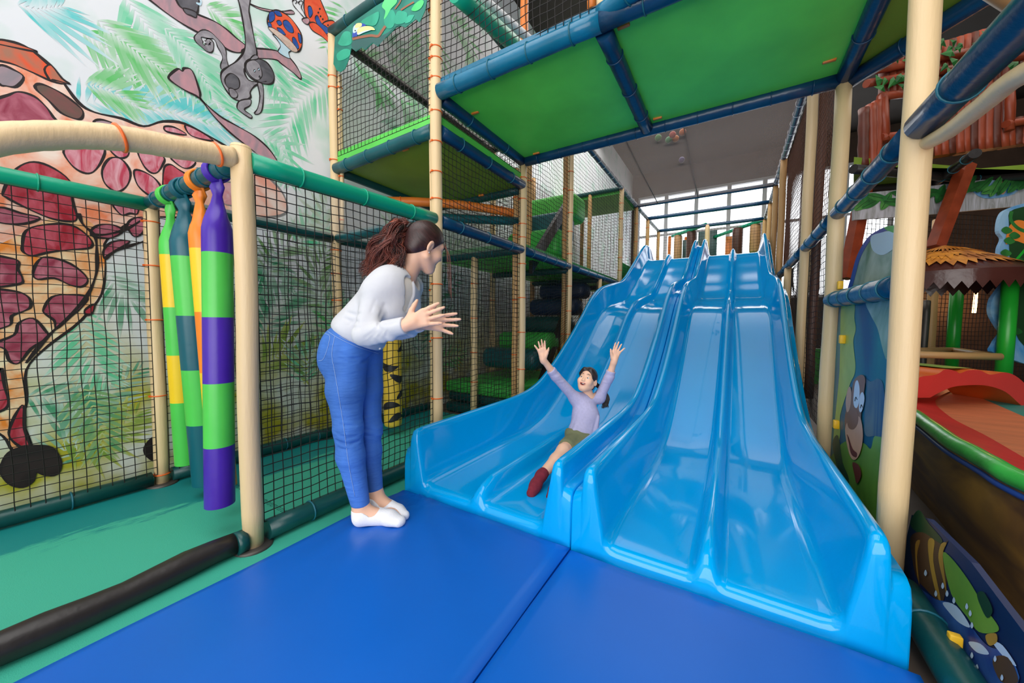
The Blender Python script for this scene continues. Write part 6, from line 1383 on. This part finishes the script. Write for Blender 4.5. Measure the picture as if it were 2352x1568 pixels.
for an, ft in ((anR, ftR), (anL, ftL)):
    So = foot(F_(), an, *ft, g=.004); Sx = F_().field(So).half((0, 0, .0015), (0, 0, 1), .002)
    fd = nrm((ft[2]-ft[0])*[1, 1, 0]); Sx.cone(an+[0, 0, .05]-fd*.01, ft[0]*.62+ft[1]*.38+[0, 0, .040], .060, .034, .008, '-'); Sx.half(an+[0, 0, -.02], (0, 0, -1), .004)
    obj('ankle_sock', sdf_mesh(Sx, ft[0]-.12, ft[2]+.12, .004), M['sockw'], WOMAN)

# ------------------------------------------------------------------ the girl
hp, ch, gn = P3(1334, 1006, 2.68), P3(1347, 948, 2.73), P3(1352, 913, 2.76)
gax = np.array([nrm(RT), nrm(np.cross(nrm(ch-hp), RT)), nrm(ch-hp)])
g_sR, g_sL = P3(1321, 914, 2.74), P3(1376, 913, 2.78); g_eR, g_eL = P3(1276, 864, 2.66), P3(1399, 866, 2.72); g_wR, g_wL = P3(1247, 824, 2.60), P3(1411, 827, 2.68)
g_hR, g_hL = P3(1324, 1010, 2.66), P3(1352, 1012, 2.66); g_kR, g_kL = P3(1294, 1034, 2.44), P3(1330, 1048, 2.42); g_aR, g_aL = P3(1243, 1092, 2.24), P3(1286, 1104, 2.22)
g_tR, g_tL = P3(1219, 1132, 2.14), P3(1264, 1140, 2.12)
gh = P3(1349, 873, 2.735); gf, gu, gl = orth(-FW*.80-RT*.46+UP*.34, RT*.36+UP*.88+FW*.3)
Gb = F_(); Gb.ell(hp, (.090, .080, .085), gax, .04); Gb.ell((hp+ch)/2, (.078, .066, .12), gax, .04); Gb.ell(ch, (.084, .072, .098), gax, .04); Gb.cone(g_sR, g_sL, .034, .034, .04)
for s_, e, w in ((g_sR, g_eR, g_wR), (g_sL, g_eL, g_wL)): Gb.cone(s_, e, .034, .028, .02); Gb.cone(e, w, .029, .021, .02)
for h_, k_, a, t in ((g_hR, g_kR, g_aR, g_tR), (g_hL, g_kL, g_aL, g_tL)):
    Gb.cone(h_, k_, .062, .043, .03); Gb.cone(k_, k_+(a-k_)*.35-UP*.008, .043, .042, .02); Gb.cone(k_+(a-k_)*.35-UP*.008, a, .041, .029, .02); Gb.cone(a, a+(t-a)*.6, .030, .028, .02); Gb.cone(a+(t-a)*.5, t, .028, .02, .02)
Qg, AXg = head(Gb, gh, gf, gu, gl, .80, gn, 1.0, (.040, .050), 1)
hand(Gb, g_wR, UP*.97-RT*.12+FW*-.1, FW, RT*.97+UP*.1, .142, fan=(.05, -.04, -.16, -.52), curl=.05, thumb=(.8, .45))
hand(Gb, g_wL, UP*.95+RT*.20-FW*.1, FW, -RT*.97+UP*.2, .142, fan=(-.02, -.10, -.22, -.60), curl=.05, thumb=(.8, .45))
GIRL = empty('person', (float(hp[0]), float(hp[1]), .05)); tag(GIRL, 'girl in lilac top and olive shorts sliding down with both arms raised', 'person')
glo, ghi = bbox(g_tR, g_tL, g_wR+UP*.14, g_wL+UP*.14, gh+UP*.1, hp, m=.09)
def gm(C_):
    m = np.zeros(len(C_), int); d = C_-gh; a, b, c = d@gf/.8, d@gl/.8, d@gu/.8
    m[((b/.0235)**2+((c+.058)/.0110)**2 < 1) & (a > .05) & (a < .093)] = 2; return m
GB = obj('body', sdf_mesh(Gb, glo, ghi, .0038, None, gm), [M['skin2'], M['lip'], M['mouthin']], GIRL)
for sg in (-1, 1):
    e = Qg(.0785, .030*sg, .004); r_ = .0105
    eb = MB(); AXn = np.array([gf, gl, gu])
    for (rad, m_, c0, c1) in ((r_, 0, .40, math.pi), (r_*1.02, 1, 0, .42)):
        eb.grid([[e+(gf*math.cos(a)+gl*math.sin(a)*math.cos(q)+gu*math.sin(a)*math.sin(q))*rad for q in np.linspace(0, 2*math.pi, 14, endpoint=False)] for a in np.linspace(c0+.001, c1, 7)], m_, True, True)
    obj('eye', eb, [M['eyewhite'], M['iris']], GB)
    obj('eyelid', tube_mb([Qg(.0855, .016*sg, .0045), Qg(.0905, .026*sg, .0080), Qg(.0885, .036*sg, .0068), Qg(.0785, .046*sg, .0015)], [.0006, .0013, .0013, .0006], seg=6), M['brow'], GB)
    obj('eyebrow', tube_mb(spline([Qg(.0935, .013*sg, .036), Qg(.0905, .024*sg, .040), Qg(.086, .036*sg, .0395), Qg(.077, .047*sg, .034)], 4, False), [.0006, .001, .0014, .0017, .002, .002, .002, .0019, .0017, .0015, .0012, .0009, .0006], seg=6), M['brow'], GB)
obj('teeth', MB().grid([[Qg(.070+.014*math.cos(a), .024*math.sin(a)/.93, z) for a in np.linspace(-1.25, 1.25, 11)] for z in (-.0475, -.0535, -.0575)]), M['teeth'], GB)
_lp = [Qg(.0965-2.6*(.0265*math.cos(q))**2-.002*abs(math.sin(q)), .0265*math.cos(q), -.0615+.0115*math.sin(q)+.0085*math.cos(q)**2) for q in np.linspace(0, 2*math.pi, 28, endpoint=False)]
obj('lips', MB().tube(_lp, [.0012+.0012*abs(math.sin(q)) for q in np.linspace(0, 2*math.pi, 28, endpoint=False)], 7, 0, False, True), M['lip2'], GB)
obj('tongue', MB().lathe(Qg(.068, 0, -.078), [(.0005, 0), (.014, .002), (.013, .006), (.0005, .009)], 12), M['lip2'], GB)
Gh = F_(); Gh.ell(Qg(-.014, 0, .036), np.array([.1045, .082, .0965])*.8, AXg, .01); Gh.ell(Qg(-.055, 0, -.02), np.array([.056, .070, .075])*.8, AXg, .02)
for sg in (-1, 1): Gh.cone(Qg(.060, .034*sg, .088), Qg(.020, .074*sg, .05), .016, .012, .02)
Gh.half(gh+(gu*.80-gf*.60)*(-.026), gu*.80-gf*.60, .008); Gh.ell(Qg(.092, 0, -.025), np.array([.078, .074, .100])*.8, AXg, .006, '-'); Gh.ell(Qg(.05, 0, -.07), np.array([.06, .2, .07])*.8, AXg, .01, '-')
for sg in (-1, 1): Gh.ell(Qg(-.008, .09*sg, -.012), np.array([.022, .03, .030])*.8, AXg, .004, '-')
obj('hair', sdf_mesh(Gh, gh-.14, gh+.14, .0032), hairmat('combed_black_hair', S(40, 28, 28), nrm(-gf*.7-gu*.5+gl*.3)), GIRL)
pt = MB(); random.seed(6)
for i in range(150):
    p_, r_ = lock([Qg(-.07, .05+random.uniform(-.02, .02), -.0+random.uniform(-.02, .02)), P3(1384+random.uniform(-4, 4), 895, 2.80), P3(1394+random.uniform(-6, 5), 915, 2.80), P3(1389+random.uniform(-7, 8), 930+random.uniform(-6, 8), 2.79)], .0017, random.uniform(0, 6), .004, 1); pt.tube(p_, r_, 4)
obj('ponytail', pt, M['hairblack'], GIRL)
Sw = F_(); Sw.ell((hp+ch)/2, (.090, .084, .13), gax, .04); Sw.ell(ch, (.096, .086, .108), gax, .04); Sw.ell(hp+gax[2]*.03, (.098, .090, .07), gax, .04); Sw.cone(g_sR, g_sL, .044, .044, .05)
for i in range(5): Sw.cone(hp+gax[2]*(.02)+gax[0]*(-.08+.04*i)-FW*.07, ch+gax[0]*(-.06+.035*i)-FW*.055-gax[2]*.02, .022, .012, .012)
Sw.half(hp+gax[2]*.012, gax[2], .006)
SwT = F_(); SwT.field(Sw)
for s_, e, w in ((g_sR, g_eR, g_wR), (g_sL, g_eL, g_wL)):
    A_ = F_().cone(s_, e, .042, .035, .02).cone(e, e+(w-e)*.40, .034, .032, .015)
    for t in (.8, .92, 1.02): A_.ell(s_+(e-s_)*t, (.038, .038, .010), None, .012)
    A_.cone(e+(w-e)*.26, e+(w-e)*.40, .0355, .0355, .003); A_.half(e+(w-e)*.38, -(w-e), .003); SwT.field(A_, .03)
SwT.cone(gn+gax[2]*.004, gn+gax[2]*.10, .043, .048, .010, '-')
for pl, r0 in (([(1331, 922), (1338, 950), (1344, 985)], .006), ([(1372, 922), (1360, 950), (1348, 980)], .006), ([(1322, 930), (1326, 960), (1330, 990)], .006), ([(1376, 940), (1368, 970)], .005), ([(1318, 925), (1312, 915)], .006), ([(1384, 925), (1394, 905)], .006), ([(1395, 880), (1405, 876)], .005), ([(1352, 935), (1350, 975)], .005)):
    groove(SwT, pl, r0)
obj('long_sleeve_top', sdf_mesh(SwT, glo, ghi, .0045), M['lilac'], GIRL)
Sh = F_(); Sh.ell(hp, (.118, .098, .085), gax, .03)
for h_, k_ in ((g_hR, g_kR), (g_hL, g_kL)): Sh.cone(h_, h_+(k_-h_)*.72, .074, .064, .03)
ShT = F_(); ShT.field(Sh).half(hp+gax[2]*.045, -gax[2], .005)
dk = nrm(g_kR-g_hR); ShT.half(g_hR+dk*.21, -dk, .004)
obj('shorts', sdf_mesh(ShT, glo, ghi, .0045), M['olive'], GIRL)
for a, t in ((g_aR, g_tR), (g_aL, g_tL)):
    k_ = g_kR if a is g_aR else g_kL; So = F_().cone(a+(k_-a)*.14, a, .034, .034, .02).cone(a, a+(t-a)*.6, .034, .034, .02).cone(a+(t-a)*.5, t, .034, .025, .02).half(a+(k_-a)*.15, a-k_, .004); sd2 = nrm(np.cross(t-a, FW))
    So.cone(a+(t-a)*.6+sd2*.012, t+sd2*.012, .026, .02, .015)
    obj('sock', sdf_mesh(So, np.minimum(a, t)-.1, np.maximum(a, t)+.1, .004), M['sockred'], GIRL)
